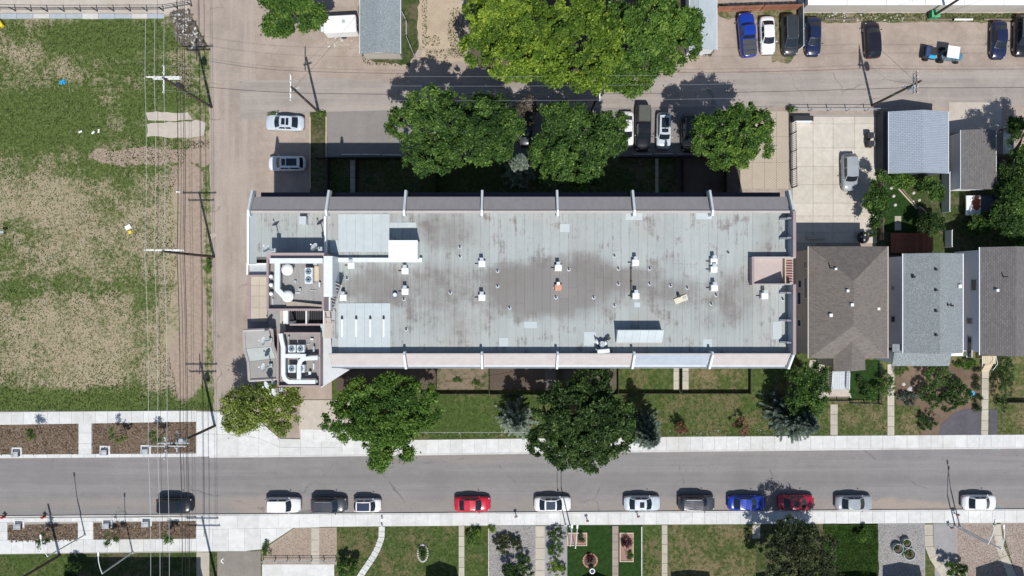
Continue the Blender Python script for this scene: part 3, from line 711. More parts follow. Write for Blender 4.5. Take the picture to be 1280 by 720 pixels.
# roof terrace cut into the east end
xa, xb = X(941.5,14.95), X(995,14.95); ya, yb = Y(322,14.95), Y(355,14.95)
MB().box((xa, yb, 13.9), (xb, ya, 14.2)).build('terrace_floor', plain('terrace_tiles', (.43,.36,.335), .8, .1), ab)
MB().box((xa-.12, yb-.1, 13.9), (xa+.12, ya+.1, 14.93)).build('terrace_rim', M['mauve'], ab)
MB().box((xa+.12, ya-.06, 13.9), (xb, ya+.1, 14.9)).build('terrace_rim', M['pink_strip'], ab)
m = MB(); m.add([(xa+.12,yb-.1,13.9),(xb-1.0,yb-.1,13.9),(xb-1.0,yb+.04,13.9),(xa+.12,yb+.04,13.9),(xa+.12,yb-.1,14.3),(xb-1.0,yb-.1,16.4),(xb-1.0,yb+.04,16.4),(xa+.12,yb+.04,14.3)],
 [(0,3,2,1),(4,5,6,7),(0,1,5,4),(1,2,6,5),(2,3,7,6),(3,0,4,7)]); m.build('terrace_screen', M['pink_strip'], ab)
for k in range(9):
    yy = yb+.2+k*(ya-yb-.3)/9; MB().box((xb-.95, yy, 14.25), (xb-.1, yy+.09, 14.35)).build('slat', M['redwood'], ab)
MB().box((xb-1.05, yb, 14.2), (xb-.95, ya, 14.7)).build('planter_wall', M['palewood'], ab)
# patches and pale overlay panels
for a, b, c, d in ((782,257.5+8,803,275),(870,264,890,274),(624,422,635,433),(879,424,890,434),(966,402,977,424),(730,415,745,432),(655,402,671,410),(700,280,712,290),(793,378,800,384)):
    MB().box(P(a,b,14), P(c,d,14.014)).build('roof_patch', M['bluepanel'], ab)
def panels(x0, x1, y0, y1, n, z0=14.0):
    for k in range(n):
        a = x0+(x1-x0)*k/n; b = x0+(x1-x0)*(k+1)/n; p = P(a+.12,y0,z0); q = P(b-.12,y1,z0)
        MB().box((p.x,p.y,14.0),(q.x,q.y,14.05+rnd.uniform(-.006,.006))).build('overlay_panel', M['bluepanel'], ab)
panels(423,487,267.5,315,6); panels(413,423,300,316,1); panels(487,520,278,284.5,3)
panels(423,488,379,398,6); panels(423,488,398,420,6); panels(423,488,420,441,6)
for x in (427.5, 445.2, 462.8, 479.5):
    a, b = P(x-1.1,399,14.2), P(x+1.1,421,14.2); MB().box((a.x,a.y,14.05),(b.x,b.y,14.22)).build('tube_light', M['white'], ab, bevel=.03)
    MB().cyl(P(x,397.3,14.2), .12, 14.05, 14.3, 8).build('tube_cap', M['black'], ab)
# white ridge beam and box room
MB().box(P(415,322.5,14.6), P(527,327.5,14.6)).v
a, b = P(404,322,15), P(527,327.5,15)
MB().box((a.x,a.y,13.9),(b.x,b.y,14.55)).build('white_beam', M['duct'], ab)
a, b = P(486.5,301,16.3), P(521.5,323.5,16.3)
MB().box((a.x,a.y,13.9),(b.x,b.y,16.3)).build('stair_house', M['white'], ab)
MB().box((a.x-.05,a.y+.05,16.3),(b.x+.05,b.y-.05,16.4)).build('stair_house_roof', M['white'], ab)
MB().box((b.x-.9,b.y-.9,16.4),(b.x-.3,b.y-.6,16.44)).build('roof_patch', M['greybox'], ab)
# glazed monitor with sloping panels
def monitor():
    x0, x1 = X(772,15.4), X(830,15.4); ys_, yn = Y(428.5,14.4), Y(412.5,15.5)
    m = MB(); m.add([(x0,ys_,13.9),(x1,ys_,13.9),(x1,yn,13.9),(x0,yn,13.9),(x0,ys_,14.4),(x1,ys_,14.4),(x1,yn,15.5),(x0,yn,15.5)],[(0,3,2,1),(4,5,6,7),(0,1,5,4),(1,2,6,5),(2,3,7,6),(3,0,4,7)])
    m.build('monitor_body', M['greybox'], ab)
    for k in range(6):
        a = x0+(x1-x0)*k/6+.02; b = x0+(x1-x0)*(k+1)/6-.02
        MB().add([(a,ys_+.03,14.43),(b,ys_+.03,14.43),(b,yn-.02,15.52),(a,yn-.02,15.52),(a,ys_+.03,14.40),(b,ys_+.03,14.40),(b,yn-.02,15.49),(a,yn-.02,15.49)],[(0,1,2,3),(4,7,6,5),(0,4,5,1),(2,6,7,3),(1,5,6,2),(0,3,7,4)]).build('monitor_panel', M['bluepanel'], ab)
monitor()
# ---- penthouse, terraces and plant areas at the west end
M['plantfloor'] = plain('plant_deck', (.27,.265,.255), .9, .25, 2.5, stretch=(2,.3,1))
M['tan'] = plain('tan_terrace_panel', (.41,.36,.29), .85, .08, 2, rand=.05)
def rimbox(x0, y0, x1, y1, zf, zt, t, floor, rim, base=12.5, nm='plant_deck'):
    a = P(x0,y0,zt); b = P(x1,y1,zt)
    MB().box((a.x+t,a.y-t,base),(b.x-t,b.y+t,zf)).build(nm, floor, ab)
    MB().box((a.x,a.y-t,base),(b.x,a.y,zt)).build('parapet', rim, ab); MB().box((a.x,b.y,base),(b.x,b.y+t,zt)).build('parapet', rim, ab)
    MB().box((a.x,b.y+t,base),(a.x+t,a.y-t,zt)).build('parapet', rim, ab); MB().box((b.x-t,b.y+t,base),(b.x,a.y-t,zt)).build('parapet', rim, ab)
rimbox(333,322,405,388.5,16.2,16.85,.22,M['plantfloor'],M['mauve'])
a = P(333,316,16.9); b = P(405,322,16.9)
MB().box((a.x,a.y,12.5),(b.x,b.y,16.9)).build('penthouse_ledge', plain('mauve_ledge',(.36,.29,.28),.7,.1), ab)
a = P(404.5,320,17.0); b = P(415.5,371,17.0); MB().box((a.x,a.y,12.5),(b.x,b.y,17.0)).build('white_wall_cap', M['duct'], ab)
a = P(404.5,371,14.9); b = P(413,388,14.9); MB().box((a.x,a.y,12.5),(b.x,b.y,14.9)).build('white_wall_cap', M['duct'], ab)
a = P(415.5,318,15.6); b = P(421,330,15.6)
# terraces on the west side
a = P(308.5,330,13.4); b = P(333,345,13.4)
MB().box((a.x,a.y,0),(b.x,b.y,13.0)).build('lower_roof', M['galv'], ab)
for q in (((308,343.5),(333,346)),((308,329),(310,343.5)),((310,329),(333,331))):
    c, d = P(*q[0],13.6), P(*q[1],13.6); MB().box((c.x,c.y,12.8),(d.x,d.y,13.6)).build('parapet', M['white' if q[0][1] < 343 else 'mauve'], ab)
for i, (ya_, yb_) in enumerate(((346,357),(357,370),(370,385),(385,402))):
    for (xa_, xb_) in ((309,313.5),(313.5,324),(324,334)):
        a = P(xa_+.1,ya_+.1,11.5); b = P(xb_-.1,yb_-.1,11.5); MB().box((a.x,a.y,0 if 0 else 11.2),(b.x,b.y,11.5)).build('terrace_panel', M['tan' if xa_ > 310 else 'mauve'], ab)
a = P(308.5,346,11.4); b = P(345,415,11.4); MB().box((a.x,a.y,0),(b.x,b.y,11.2)).build('wall', M['wallst'], ab)
a = P(333,388,12); b = P(404,420,12); MB().box((a.x,a.y,0),(b.x,b.y,11.6)).build('lower_roof', M['plantfloor'], ab)
# louvred light wells
for (xa_, xb_) in ((356,381.5),(384,404)):
    for k in range(11 if xa_ < 380 else 9):
        x = xa_+k*2.3; a = P(x,389.5,12.3); b = P(x+1.4,404,12.3); MB().box((a.x,a.y,12.0),(b.x,b.y,12.25)).build('louvre', M['darkmetal'], ab)
for x in (355,382.6,404.6):
    a = P(x-.7,388.5,13); b = P(x+.7,405,13); MB().box((a.x,a.y,11.6),(b.x,b.y,13)).build('parapet', M['white'], ab)
a = P(362,404.5,12.9); b = P(405,407,12.9); MB().box((a.x,a.y,11.6),(b.x,b.y,12.9)).build('parapet', M['mauve'], ab)
a = P(356,407,12.2); b = P(405,416,12.2); MB().box((a.x,a.y,11.6),(b.x,b.y,12.2)).build('lower_roof', plain('grey_flat_roof', (.14,.15,.15), .9, .1), ab)
a = P(350,386,12.3); b = P(357,418,12.3); MB().box((a.x,a.y,11.6),(b.x,b.y,12.3)).build('lower_roof', M['padconc'], ab)
# small south-west wing with a kinked outline, three roof panels
zw = 13.0
out = [(303.5,413),(339,411.5),(340.5,432),(346,447),(346,474),(310.5,476),(309,452),(304.5,436)]
MB().prism([(P(a,b,zw+.25).x, P(a,b,zw+.25).y) for a, b in out], 0, zw).build('wing_wall', M['wallst'], ab)
L_ = [(305,414),(306,436),(310.5,452),(311.5,474)]; Rr = [(337.5,413),(339,433),(344.5,448),(344.5,473)]
for k in range(3):
    q = [L_[k], Rr[k], Rr[k+1], L_[k+1]]
    MB().prism([(P(a,b+(.15 if j < 2 else -.15),zw).x, P(a,b+(.15 if j < 2 else -.15),zw).y) for j, (a, b) in enumerate(q)], zw-.1, zw+.04).build('wing_roof_panel', plain('wing_roof_%d' % k, [(.33,.33,.31),(.38,.41,.39),(.27,.26,.24)][k], .85, .1, 1.2), ab)
for i in range(len(out)):
    p, q = P(*out[i],zw+.35), P(*out[(i+1)%len(out)],zw+.35); MB().tube([(p.x,p.y,zw+.15),(q.x,q.y,zw+.15)], .14, 4).build('parapet', M['pink_strip'], ab)
m = MB(); a0, a1, a2, a3 = P(358,376,16.6), P(403,381,16.6), P(403,387,16.2), P(358,387,16.2); z_ = 16.21
m.add([(a0.x,a0.y,z_),(a1.x,a1.y,z_),(a2.x,a2.y,z_),(a3.x,a3.y,z_),(a0.x,a0.y,16.55),(a1.x,a1.y,16.75),(a2.x,a2.y,16.3),(a3.x,a3.y,16.3)],[(0,3,2,1),(4,5,6,7),(0,1,5,4),(1,2,6,5),(2,3,7,6),(3,0,4,7)]); m.build('sloped_cover', plain('tan_cover',(.30,.26,.22),.9,.15), ab)
for (x_, y_, w_, h_, zz) in ((395,330,5,3,.5),(369,352,3,3,.2),(375,362,3,3,.3),(372,366,6,1.2,.12),(400,356,2,6,.4),(366,330,2,4,.3),(391,363,8,1,.1),(341,377,2,8,.2)):
    p_ = P(x_,y_,16.4); MB().box((p_.x-w_*.04,p_.y-h_*.04,16.2),(p_.x+w_*.04,p_.y+h_*.04,16.2+zz)).build('pipe_fitting', M['greybox' if x_ % 2 else 'duct'], ab)
for (x_, y_, w_, h_, zz) in ((361,422,2,3,.3),(390,424,4,2,.3),(393,436,2,7,.5),(388,466,3,4,.5),(392,458,1.5,8,.2),(366,447,4,1.2,.2),(383,430,8,1,.12),(384,469,5,1,.12)):
    p_ = P(x_,y_,13.4); MB().box((p_.x-w_*.04,p_.y-h_*.04,13.2),(p_.x+w_*.04,p_.y+h_*.04,13.2+zz)).build('pipe_fitting', M['greybox' if x_ % 2 else 'duct'], ab)
# second plant area
rimbox(346.5,415.5,400.5,483.5,13.2,13.75,.15,plain('plant_deck_grey', (.25,.235,.22), .9, .15, 2),M['mauve'], base=0)
# pale concrete entrance canopy
out = [(400.5,417),(414,421),(416,459),(437,462),(401,485)]
MB().prism([(P(a,b,12.6).x, P(a,b,12.6).y) for a, b in out], 12.1, 12.6).build('entrance_canopy', plain('canopy_concrete', (.5,.52,.53), .85, .07, 1), ab)
MB().box((-20.6,-8.0,0), (-19.2,-4.5,12.05)).build('wall', M['wallst'], ab)
a = P(400.6,405,12.95); b = P(418,421,12.95); MB().box((a.x,a.y,12.0),(b.x,b.y,12.95)).build('canopy_step', M['bluepanel'], ab)
# ---- things on the roof
def roofthing(name, label, cat, px, py, z=ZD, group=None, rz=0): return thing(name, label, cat, P(px, py, z), rz, group)
# ductwork (one welded run each)
def duct(label, runs, z, w=.55, h=.5, zb=None, grp='white ducts over the plant decks'):
    o = thing('air_duct', label, 'duct', P(*runs[0][0], zb or z), 0, grp)
    for i, r in enumerate(runs):
        zt = z+h-.03*i; pts = [P(a, b, zt).to_2d() for a, b in r]; k = len(pts); lf = []; rt = []
        for j, p in enumerate(pts):
            d0 = (p-pts[j-1]).normalized() if j else (pts[1]-p).normalized(); d1 = (pts[j+1]-p).normalized() if j < k-1 else d0
            n0 = Vector((-d0.y, d0.x)); n1 = Vector((-d1.y, d1.x)); mm = (n0+n1).normalized(); f = w/2/max(.45, mm.dot(n0)); lf.append(p+mm*f); rt.append(p-mm*f)
        for j in range(k-1):
            MB().prism([tuple(lf[j]), tuple(lf[j+1]), tuple(rt[j+1]), tuple(rt[j])], z+.02*i, zt).build('duct_section', M['duct'], o)
        p = pts[-1]; MB().box((p.x-.12,p.y-.12,zb or z-.8),(p.x+.12,p.y+.12,z)).build('support', M['greybox'], o)
    return o
duct('wide white air duct crossing the top plant deck and turning down past two round fans', [[(337,326),(403,326)],[(346.5,326),(346.5,362),(357.5,373)]], 16.9, .52, .5, 16.2)
duct('straight cream duct running down from the lower round fan', [[(357.5,376),(357.5,404)]], 15.2, .38, .4, 12.3)
duct('white looped duct round the four condensers on the lower plant deck', [[(350.5,417),(352,426),(354,434),(354,468),(356,474),(361,477.5),(394,477.5)],[(354,445),(382,445)],[(373.5,475),(373.5,457),(375.5,451),(380,448.3),(397,447.5)]], 13.9, .42, .42, 13.2)
for (x, y), lb in (((357.5,337),'upper white round roof fan on the top plant deck'),((358,370.5),'lower white round roof fan where the duct bends')):
    o = roofthing('round_fan', lb, 'roof fan', x, y, 16.2, 'round white roof fans'); p = P(x, y, 17.6)
    MB().cyl(p, .42, 16.2, 17.0, 18).build('base', M['greybox'], o); MB().cyl(p, .58, 17.0, 17.25, 22).build('rim', M['white'], o); MB().dome((p.x,p.y,17.25), .56, .22, 22, 4).build('cap', M['white'], o, smooth=True)
for y, wd in zip((345.5,356,367), ('top','middle','lowest')):
    o = roofthing('small_vent_cowl', '%s of three small white cowls left of the white duct' % wd, 'vent', 338, y, 16.2, 'small white cowls in a column'); p = P(338.3, y, 16.8)
    MB().cyl(p, .12, 16.2, 16.7, 8).build('pipe', M['darkmetal'], o); MB().dome((p.x,p.y,16.7), .22, .16, 12, 3).build('cap', M['white'], o)
M['bluefan'] = plain('blue_grey_fan_guard', (.2,.27,.33), .5, .2)
def condenser(x, y, z, label, s=.95, group='rooftop condenser units'):
    o = roofthing('condenser_unit', label, 'air conditioner', x, y, z, group); p = P(x, y, z+.9)
    MB().box((p.x-s/2,p.y-s/2,z+.12),(p.x+s/2,p.y+s/2,z+.85)).build('casing', M['duct'], o, bevel=.04)
    MB().cyl(p, s*.38, z+.85, z+.93, 18).build('fan_guard', M['bluefan'], o); MB().cyl(p, s*.12, z+.93, z+.96, 10).build('fan_hub', M['black'], o)
    for a in range(6):
        t = a*math.pi/3; MB().cbox((p.x+.2*s*math.cos(t), p.y+.2*s*math.sin(t), z+.94), (.3*s,.04,.02), t).build('guard_bar', M['black'], o)
    for dx in (-1, 1): MB().box((p.x+dx*s*.4-.05,p.y-s*.45,z),(p.x+dx*s*.4+.05,p.y+s*.45,z+.12)).build('foot', M['black'], o)
for (x, y, z, lb) in ((385.5,339.5,16.2,'upper of two stacked condensers on the top plant deck'),(385.5,349.5,16.2,'lower of two stacked condensers on the top plant deck'),
    (364.5,436,13.2,'upper left of the four condensers inside the looped duct'),(375.5,436,13.2,'upper right of the four condensers inside the looped duct'),
    (364.5,461,13.2,'lower left of the four condensers inside the looped duct'),(375.5,461,13.2,'lower right condenser, beside the inner duct branch')): condenser(x, y, z, lb, .82)
o = roofthing('plywood_board', 'tan board lying beside the stacked condensers', 'board', 395,342,16.2); p = P(395.5,342,16.3); MB().box((p.x-.25,p.y-.75,16.2),(p.x+.25,p.y+.75,16.32)).build('board', M['palewood'], o)
def dish(x, y, z, label, az):
    o = roofthing('satellite_dish', label, 'satellite dish', x, y, z, 'white dishes on mast poles'); p = P(x, y, z)
    top = z+1.9; MB().tube([(p.x,p.y,z),(p.x,p.y,top)], .05, 6).build('mast', M['greybox'], o)
    m = MB(); d = Vector((math.cos(az), math.sin(az), .9)).normalized(); u = d.cross(Vector((0,0,1))).normalized(); v = u.cross(d); c = Vector((p.x,p.y,top-.1))
    vs = [c]; 
    for j in (1, 2):
        for k in range(14):
            t = k*math.pi/7; r = .26*j; vs.append(c+d*(.04*j*j)+u*(r*math.cos(t)*.85)+v*(r*math.sin(t)))
    fs = [(0,1+k,1+(k+1)%14) for k in range(14)]+[(1+k,15+k,15+(k+1)%14,1+(k+1)%14) for k in range(14)]
    m.add(vs, fs).build('bowl', M['duct'], o)
    MB().tube([c, c+d*.6-Vector((0,0,.15))], .025, 5).build('arm', M['greybox'], o); MB().cbox(c+d*.62-Vector((0,0,.15)), (.12,.12,.16)).build('receiver', M['white'], o)
    MB().box((p.x-.2,p.y-.2,z-.3),(p.x+.2,p.y+.2,z+.04)).build('base', M['greybox'], o)
for q in ((342,313,16.9,'upper left dish, on the mauve ledge above the round fans',2.2),(400,311,16.9,'dish at the right end of the mauve ledge',2.4),
          (338,425,13.4,'dish beside the top of the kinked grey wing roof',2.9),(338,457,13.4,'dish beside the lower part of the kinked grey wing roof',3.0),
          (342,478,13.0,'dish at the lower corner of the kinked wing, above the tree',3.6),(351,487,12.4,'lowest dish, hanging over the yellow green tree',3.5)): dish(*q)
# steel stair with treads
st = roofthing('roof_stair', 'steel stair with pink rails climbing down from the long roof', 'stair', 417, 373, 14)
pa, pb = P(423,354,15.8), P(412.5,388,13.6)
for k in range(11):
    p = pa.lerp(pb, k/10); d = (pb-pa); MB().cbox(p, (.62,.17,.05), math.atan2(d.y,d.x)+math.pi/2).build('tread', M['darkmetal'], st)

dd = Vector((pb.x-pa.x, pb.y-pa.y, 0)).normalized(); nn_ = Vector((-dd.y, dd.x, 0))*.36; dz_ = Vector((0,0,-.12))
MB().add([pa-nn_+dz_,pa+nn_+dz_,pb+nn_+dz_,pb-nn_+dz_,pa-nn_+dz_*1.6,pa+nn_+dz_*1.6,pb+nn_+dz_*1.6,pb-nn_+dz_*1.6],[(0,1,2,3),(4,7,6,5),(0,4,5,1),(1,5,6,2),(2,6,7,3),(3,7,4,0)]).build('stair_tray', M['galv'], st)
for s_ in (-1, 1):
    d = Vector((pb.x-pa.x, pb.y-pa.y, 0)).normalized(); nrm = Vector((-d.y, d.x, 0))*.4*s_
    MB().tube([pa+nrm, pb+nrm], .06, 6).build('stringer', M['greybox'], st); MB().tube([pa+nrm+Vector((0,0,.55)), pb+nrm+Vector((0,0,.55))], .035, 6).build('handrail', M['mauve'], st)
    for k in range(5):
        p = pa.lerp(pb, k/4)+nrm; MB().tube([p, p+Vector((0,0,.55))], .025, 5).build('post', M['greybox'], st)
a, b = P(405.5,389,13.5), P(419,423,13.5)
MB().box((a.x,a.y,13.38),(b.x,b.y,13.44)).build('landing', M['padconc'], st); MB().box((a.x+.1,a.y-.1,11.6),(b.x-.1,b.y+.1,13.38)).build('landing_base', M['wallst'], st)
for q in (((405.5,389),(405.5,404)),((419,389),(419,423)),((412,389),(412,404)),((405.5,389),(419,389)),((405.5,404),(419,404))):
    p, r = P(*q[0],14.4), P(*q[1],14.4); MB().tube([(p.x,p.y,14.4),(r.x,r.y,14.4)], .04, 6).build('landing_rail', M['pink_strip'], st)
    for t in (0, .5, 1): s_ = p.lerp(r, t); MB().tube([(s_.x,s_.y,13.4),(s_.x,s_.y,14.4)], .025, 5).build('post', M['pink_strip'], st)
# rooftop exhaust vents: curb, hood, small stack
def exhaust():
    o = thing('exhaust_vent', 'x', 'roof vent', (0,0,0))
    MB().box((-.4,-.42,-.02),(.4,.3,.28)).build('curb', M['galv'], o, world=False, bevel=.03)
    MB().box((-.36,-.4,.28),(.36,.26,.55)).build('hood', M['white'], o, world=False, bevel=.06)
    MB().box((-.17,.2,0),(.17,.52,.72)).build('stack', M['white'], o, world=False, bevel=.03)
    MB().box((-.2,.17,.72),(.2,.55,.78)).build('cap', M['galv'], o, world=False)
    MB().tube([(-.42,-.05,.1),(-.75,-.05,.1)], .04, 6).build('conduit', M['black'], o, world=False)
    return o
ex = None
for (x, y, lb) in ((602.5,329,'white exhaust vent in the upper row, at the left of the dark stained patch'),(602.5,371,'white exhaust vent in the lower row, at the left of the dark stained patch'),
    (697.5,334,'white exhaust vent just above the rust topped one in mid roof'),(793.5,327.5,'exhaust vent at the top end of the long thin pipe'),(794,369,'exhaust vent at the bottom end of the long thin pipe'),
    (891,326,'upper vent of the touching pair on the right part of the roof'),(891,336,'lower vent of the touching pair on the right part of the roof'),(891.5,359,'single vent standing below the touching pair of vents'),
    (954,369,'exhaust vent just below the cut out roof terrace'),(507,338,'exhaust vent just below the white stair house box'),(507,363.5,'exhaust vent right of the blue bucket'),
    (440,331,'exhaust vent below the beam, right of the white wall'),(430,371,'exhaust vent beside the steel stair, above the pale blue panels')):
    o = ex if ex is None else None
    if ex is None: ex = exhaust(); o = ex
    else: o = copy_tree(ex)
    o.location = P(x, y, 14.0); o['label'] = lb; o['group'] = 'white exhaust vents on the apartment roof'
o = thing('exhaust_vent', 'exhaust vent with a rusty pink hood in the dark stained patch', 'roof vent', P(697.5,358.5,14), 0, 'white exhaust vents on the apartment roof')
MB().box((-.4,-.42,-.02),(.4,.3,.28)).build('curb', M['terracotta'], o, world=False, bevel=.03); MB().box((-.36,-.4,.28),(.36,.26,.5)).build('hood', plain('rusty_hood', (.5,.27,.2), .8, .3, 5), o, world=False, bevel=.05)
MB().box((-.17,.2,0),(.17,.52,.72)).build('stack', M['white'], o, world=False, bevel=.03); MB().box((-.55,-.2,0),(-.42,0,.1)).build('bracket', M['pink_strip'], o, world=False)
pp = thing('vent_pipe', 'short dark vent pipe poking up through the apartment roof', 'pipe', (0,0,0))
MB().cyl((0,0), .09, -.02, .3, 8).build('pipe', M['darkmetal'], pp, world=False); MB().cyl((0,0), .2, 0.0, .05, 10).build('flange', M['galv'], pp, world=False)
for i, (x, y, lb) in enumerate(((622,339,'upper of two pipes at the left end of the dark stain'),(622,358,'lower of two pipes at the left end of the dark stain'),(711,337,'pipe right of the vent above the rust topped vent'),(768,320,'topmost pipe left of the long thin roof pipe'),
    (773,336,'second pipe left of the long thin roof pipe'),(773,355,'third pipe left of the long thin roof pipe'),(768,382,'lowest pipe left of the long thin roof pipe'),(812,336,'upper pipe right of the long thin roof pipe'),(812,355,'lower pipe right of the long thin roof pipe'),
    (695,372,'pipe just below the rust topped vent'),(742,372,'pipe midway between rust topped vent and thin pipe'),(637,385,'pipe at the lower left rim of the dark stain'),(505,374,'pipe below the vent right of the blue bucket'),(575,309,'upper of two pipes right of the white stair house'),
    (575,321,'lower of two pipes right of the white stair house'),(563,366,'pipe left of the lower row of vents'),(508,412,'pipe right of the pale blue lower panels'),(910,316,'pipe right of the touching pair of vents'),(895,369,'pipe just below the single vent on the right'),
    (889,380,'lower pipe below the single vent on the right'),(978,374,'pipe right of the vent below the roof terrace'),(838,357,'pipe above the askew cream board, left'),(859,360,'pipe above the askew cream board, right'),(434,348,'pipe between the two vents beside the steel stair'))):
    o = pp if i == 0 else copy_tree(pp)
    o.location = P(x, y, 14.0); o['group'] = 'short vent pipes on the apartment roof'; o['label'] = 'dark '+lb
o = roofthing('thin_roof_pipe', 'long thin dark pipe joining two exhaust vents', 'pipe', 789, 350); a, b = P(788.8,331,14.1), P(788.8,372,14.1)
MB().tube([a, b], .05, 6).build('pipe', M['wire_dark'], o)
for t in (.1,.5,.9): q = a.lerp(b, t); MB().box((q.x-.12,q.y-.08,14.0),(q.x+.12,q.y+.08,14.07)).build('support', M['polewood'], o)
o = roofthing('bucket', 'blue bucket standing on the apartment roof', 'bucket', 494, 368); p = P(494,368.5,14.2); MB().cyl(p,.2,14.0,14.42,14,.25).build('body', M['blue'], o); MB().cyl(p,.21,14.42,14.43,14).build('lid', M['duct'], o); MB().tube([(p.x-.24,p.y,14.4),(p.x,p.y-.3,14.42),(p.x+.24,p.y,14.4)],.015,5).build('handle',M['darkmetal'],o)
o = roofthing('tan_board', 'cream board lying askew with a dark pipe behind it', 'board', 851, 374, 14, None, math.radians(22)); MB().box((-.72,-.3,0),(.72,.3,.14)).build('board', plain('cream_board', (.6,.56,.42), .8, .1), o, world=False, bevel=.02); MB().cyl((-.12,.42),.16,0,.55,10).build('pipe', M['darkmetal'], o, world=False); MB().box((.2,-.12,.14),(.6,.12,.18)).build('bracket', M['greybox'], o, world=False)
o = roofthing('roof_hatch', 'pale grey box hatch on the upper left roof', 'roof hatch', 378, 274); a, b = P(374,271,14.9), P(382,280,14.9); MB().box((a.x,a.y,14),(b.x,b.y,14.8)).build('body', M['galv'], o); MB().box((a.x-.05,a.y+.05,14.8),(b.x+.05,b.y-.05,14.88)).build('lid', M['bluepanel'], o)
# heap of broken equipment at the roof edge
o = roofthing('broken_air_unit', 'open broken air unit with tangled white parts at the lower roof edge', 'air unit', 752, 431)
p = P(752,431,14.5)
for sx in (-1,1):
    for sy in (-1,1): MB().box((p.x+sx*.6-.04,p.y+sy*.45-.04,14.0),(p.x+sx*.6+.04,p.y+sy*.45+.04,14.9)).build('post', M['duct'], o)
for k in range(9):
    MB().cbox((p.x+rnd.uniform(-.6,.6), p.y+rnd.uniform(-.5,.6), 14.1+k*.09), (rnd.uniform(.2,.9), rnd.uniform(.06,.3), .05), rnd.uniform(0,3)).build('panel', M[('duct','darkmetal','white')[k%3]], o)
MB().cbox((p.x+.15,p.y-.62,14.75),(1.3,.42,.5),.08).build('casing', M['duct'], o, bevel=.04); MB().cyl((p.x+.05,p.y+.1),.3,14.3,14.7,14).build('drum', M['greybox'], o)
MB().tube([(p.x+.7,p.y-.6,14.6),(p.x+1.1,p.y-.62,14.2)],.08,6).build('hose',M['black'],o)
# junk lying in the south gutter
litter('gutter_debris', [(665,458),(690,457),(690,459),(665,460)], 30, .04, .14, 13.5, M['f_dead'])
# ---------------------------------------------------------------- vehicles
def grid_faces(nu, nv): return [(i*nv+j, (i+1)*nv+j, (i+1)*nv+j+1, i*nv+j+1) for i in range(nu-1) for j in range(nv-1)]
def loft(m, secs, caps=True):
    nv = len(secs[0]); vs = [p for s in secs for p in s]; fs = []
    for i in range(len(secs)-1):
        for j in range(nv-1): fs.append((i*nv+j, i*nv+j+1, (i+1)*nv+j+1, (i+1)*nv+j))
        fs.append((i*nv+nv-1, i*nv, (i+1)*nv, (i+1)*nv+nv-1))
    if caps: fs += [tuple(reversed(range(nv))), tuple(range((len(secs)-1)*nv, len(secs)*nv))]
    return m.add(vs, fs)
KIND = {  # L, W, H, belt, windscreen base, roof front, roof rear, rear glass base  (x as a share of L, nose = +.5)
 'sedan': (4.6,1.82,1.45,.93,.24,.075,-.21,-.37), 'suv': (4.6,1.86,1.68,1.05,.25,.12,-.38,-.455), 'hatch': (3.75,1.68,1.5,.98,.29,.13,-.36,-.46),
 'pickup': (5.6,1.98,1.85,1.15,.235,.14,-.06,-.10), 'van': (4.9,1.95,1.75,1.0,.32,.13,-.40,-.475)}
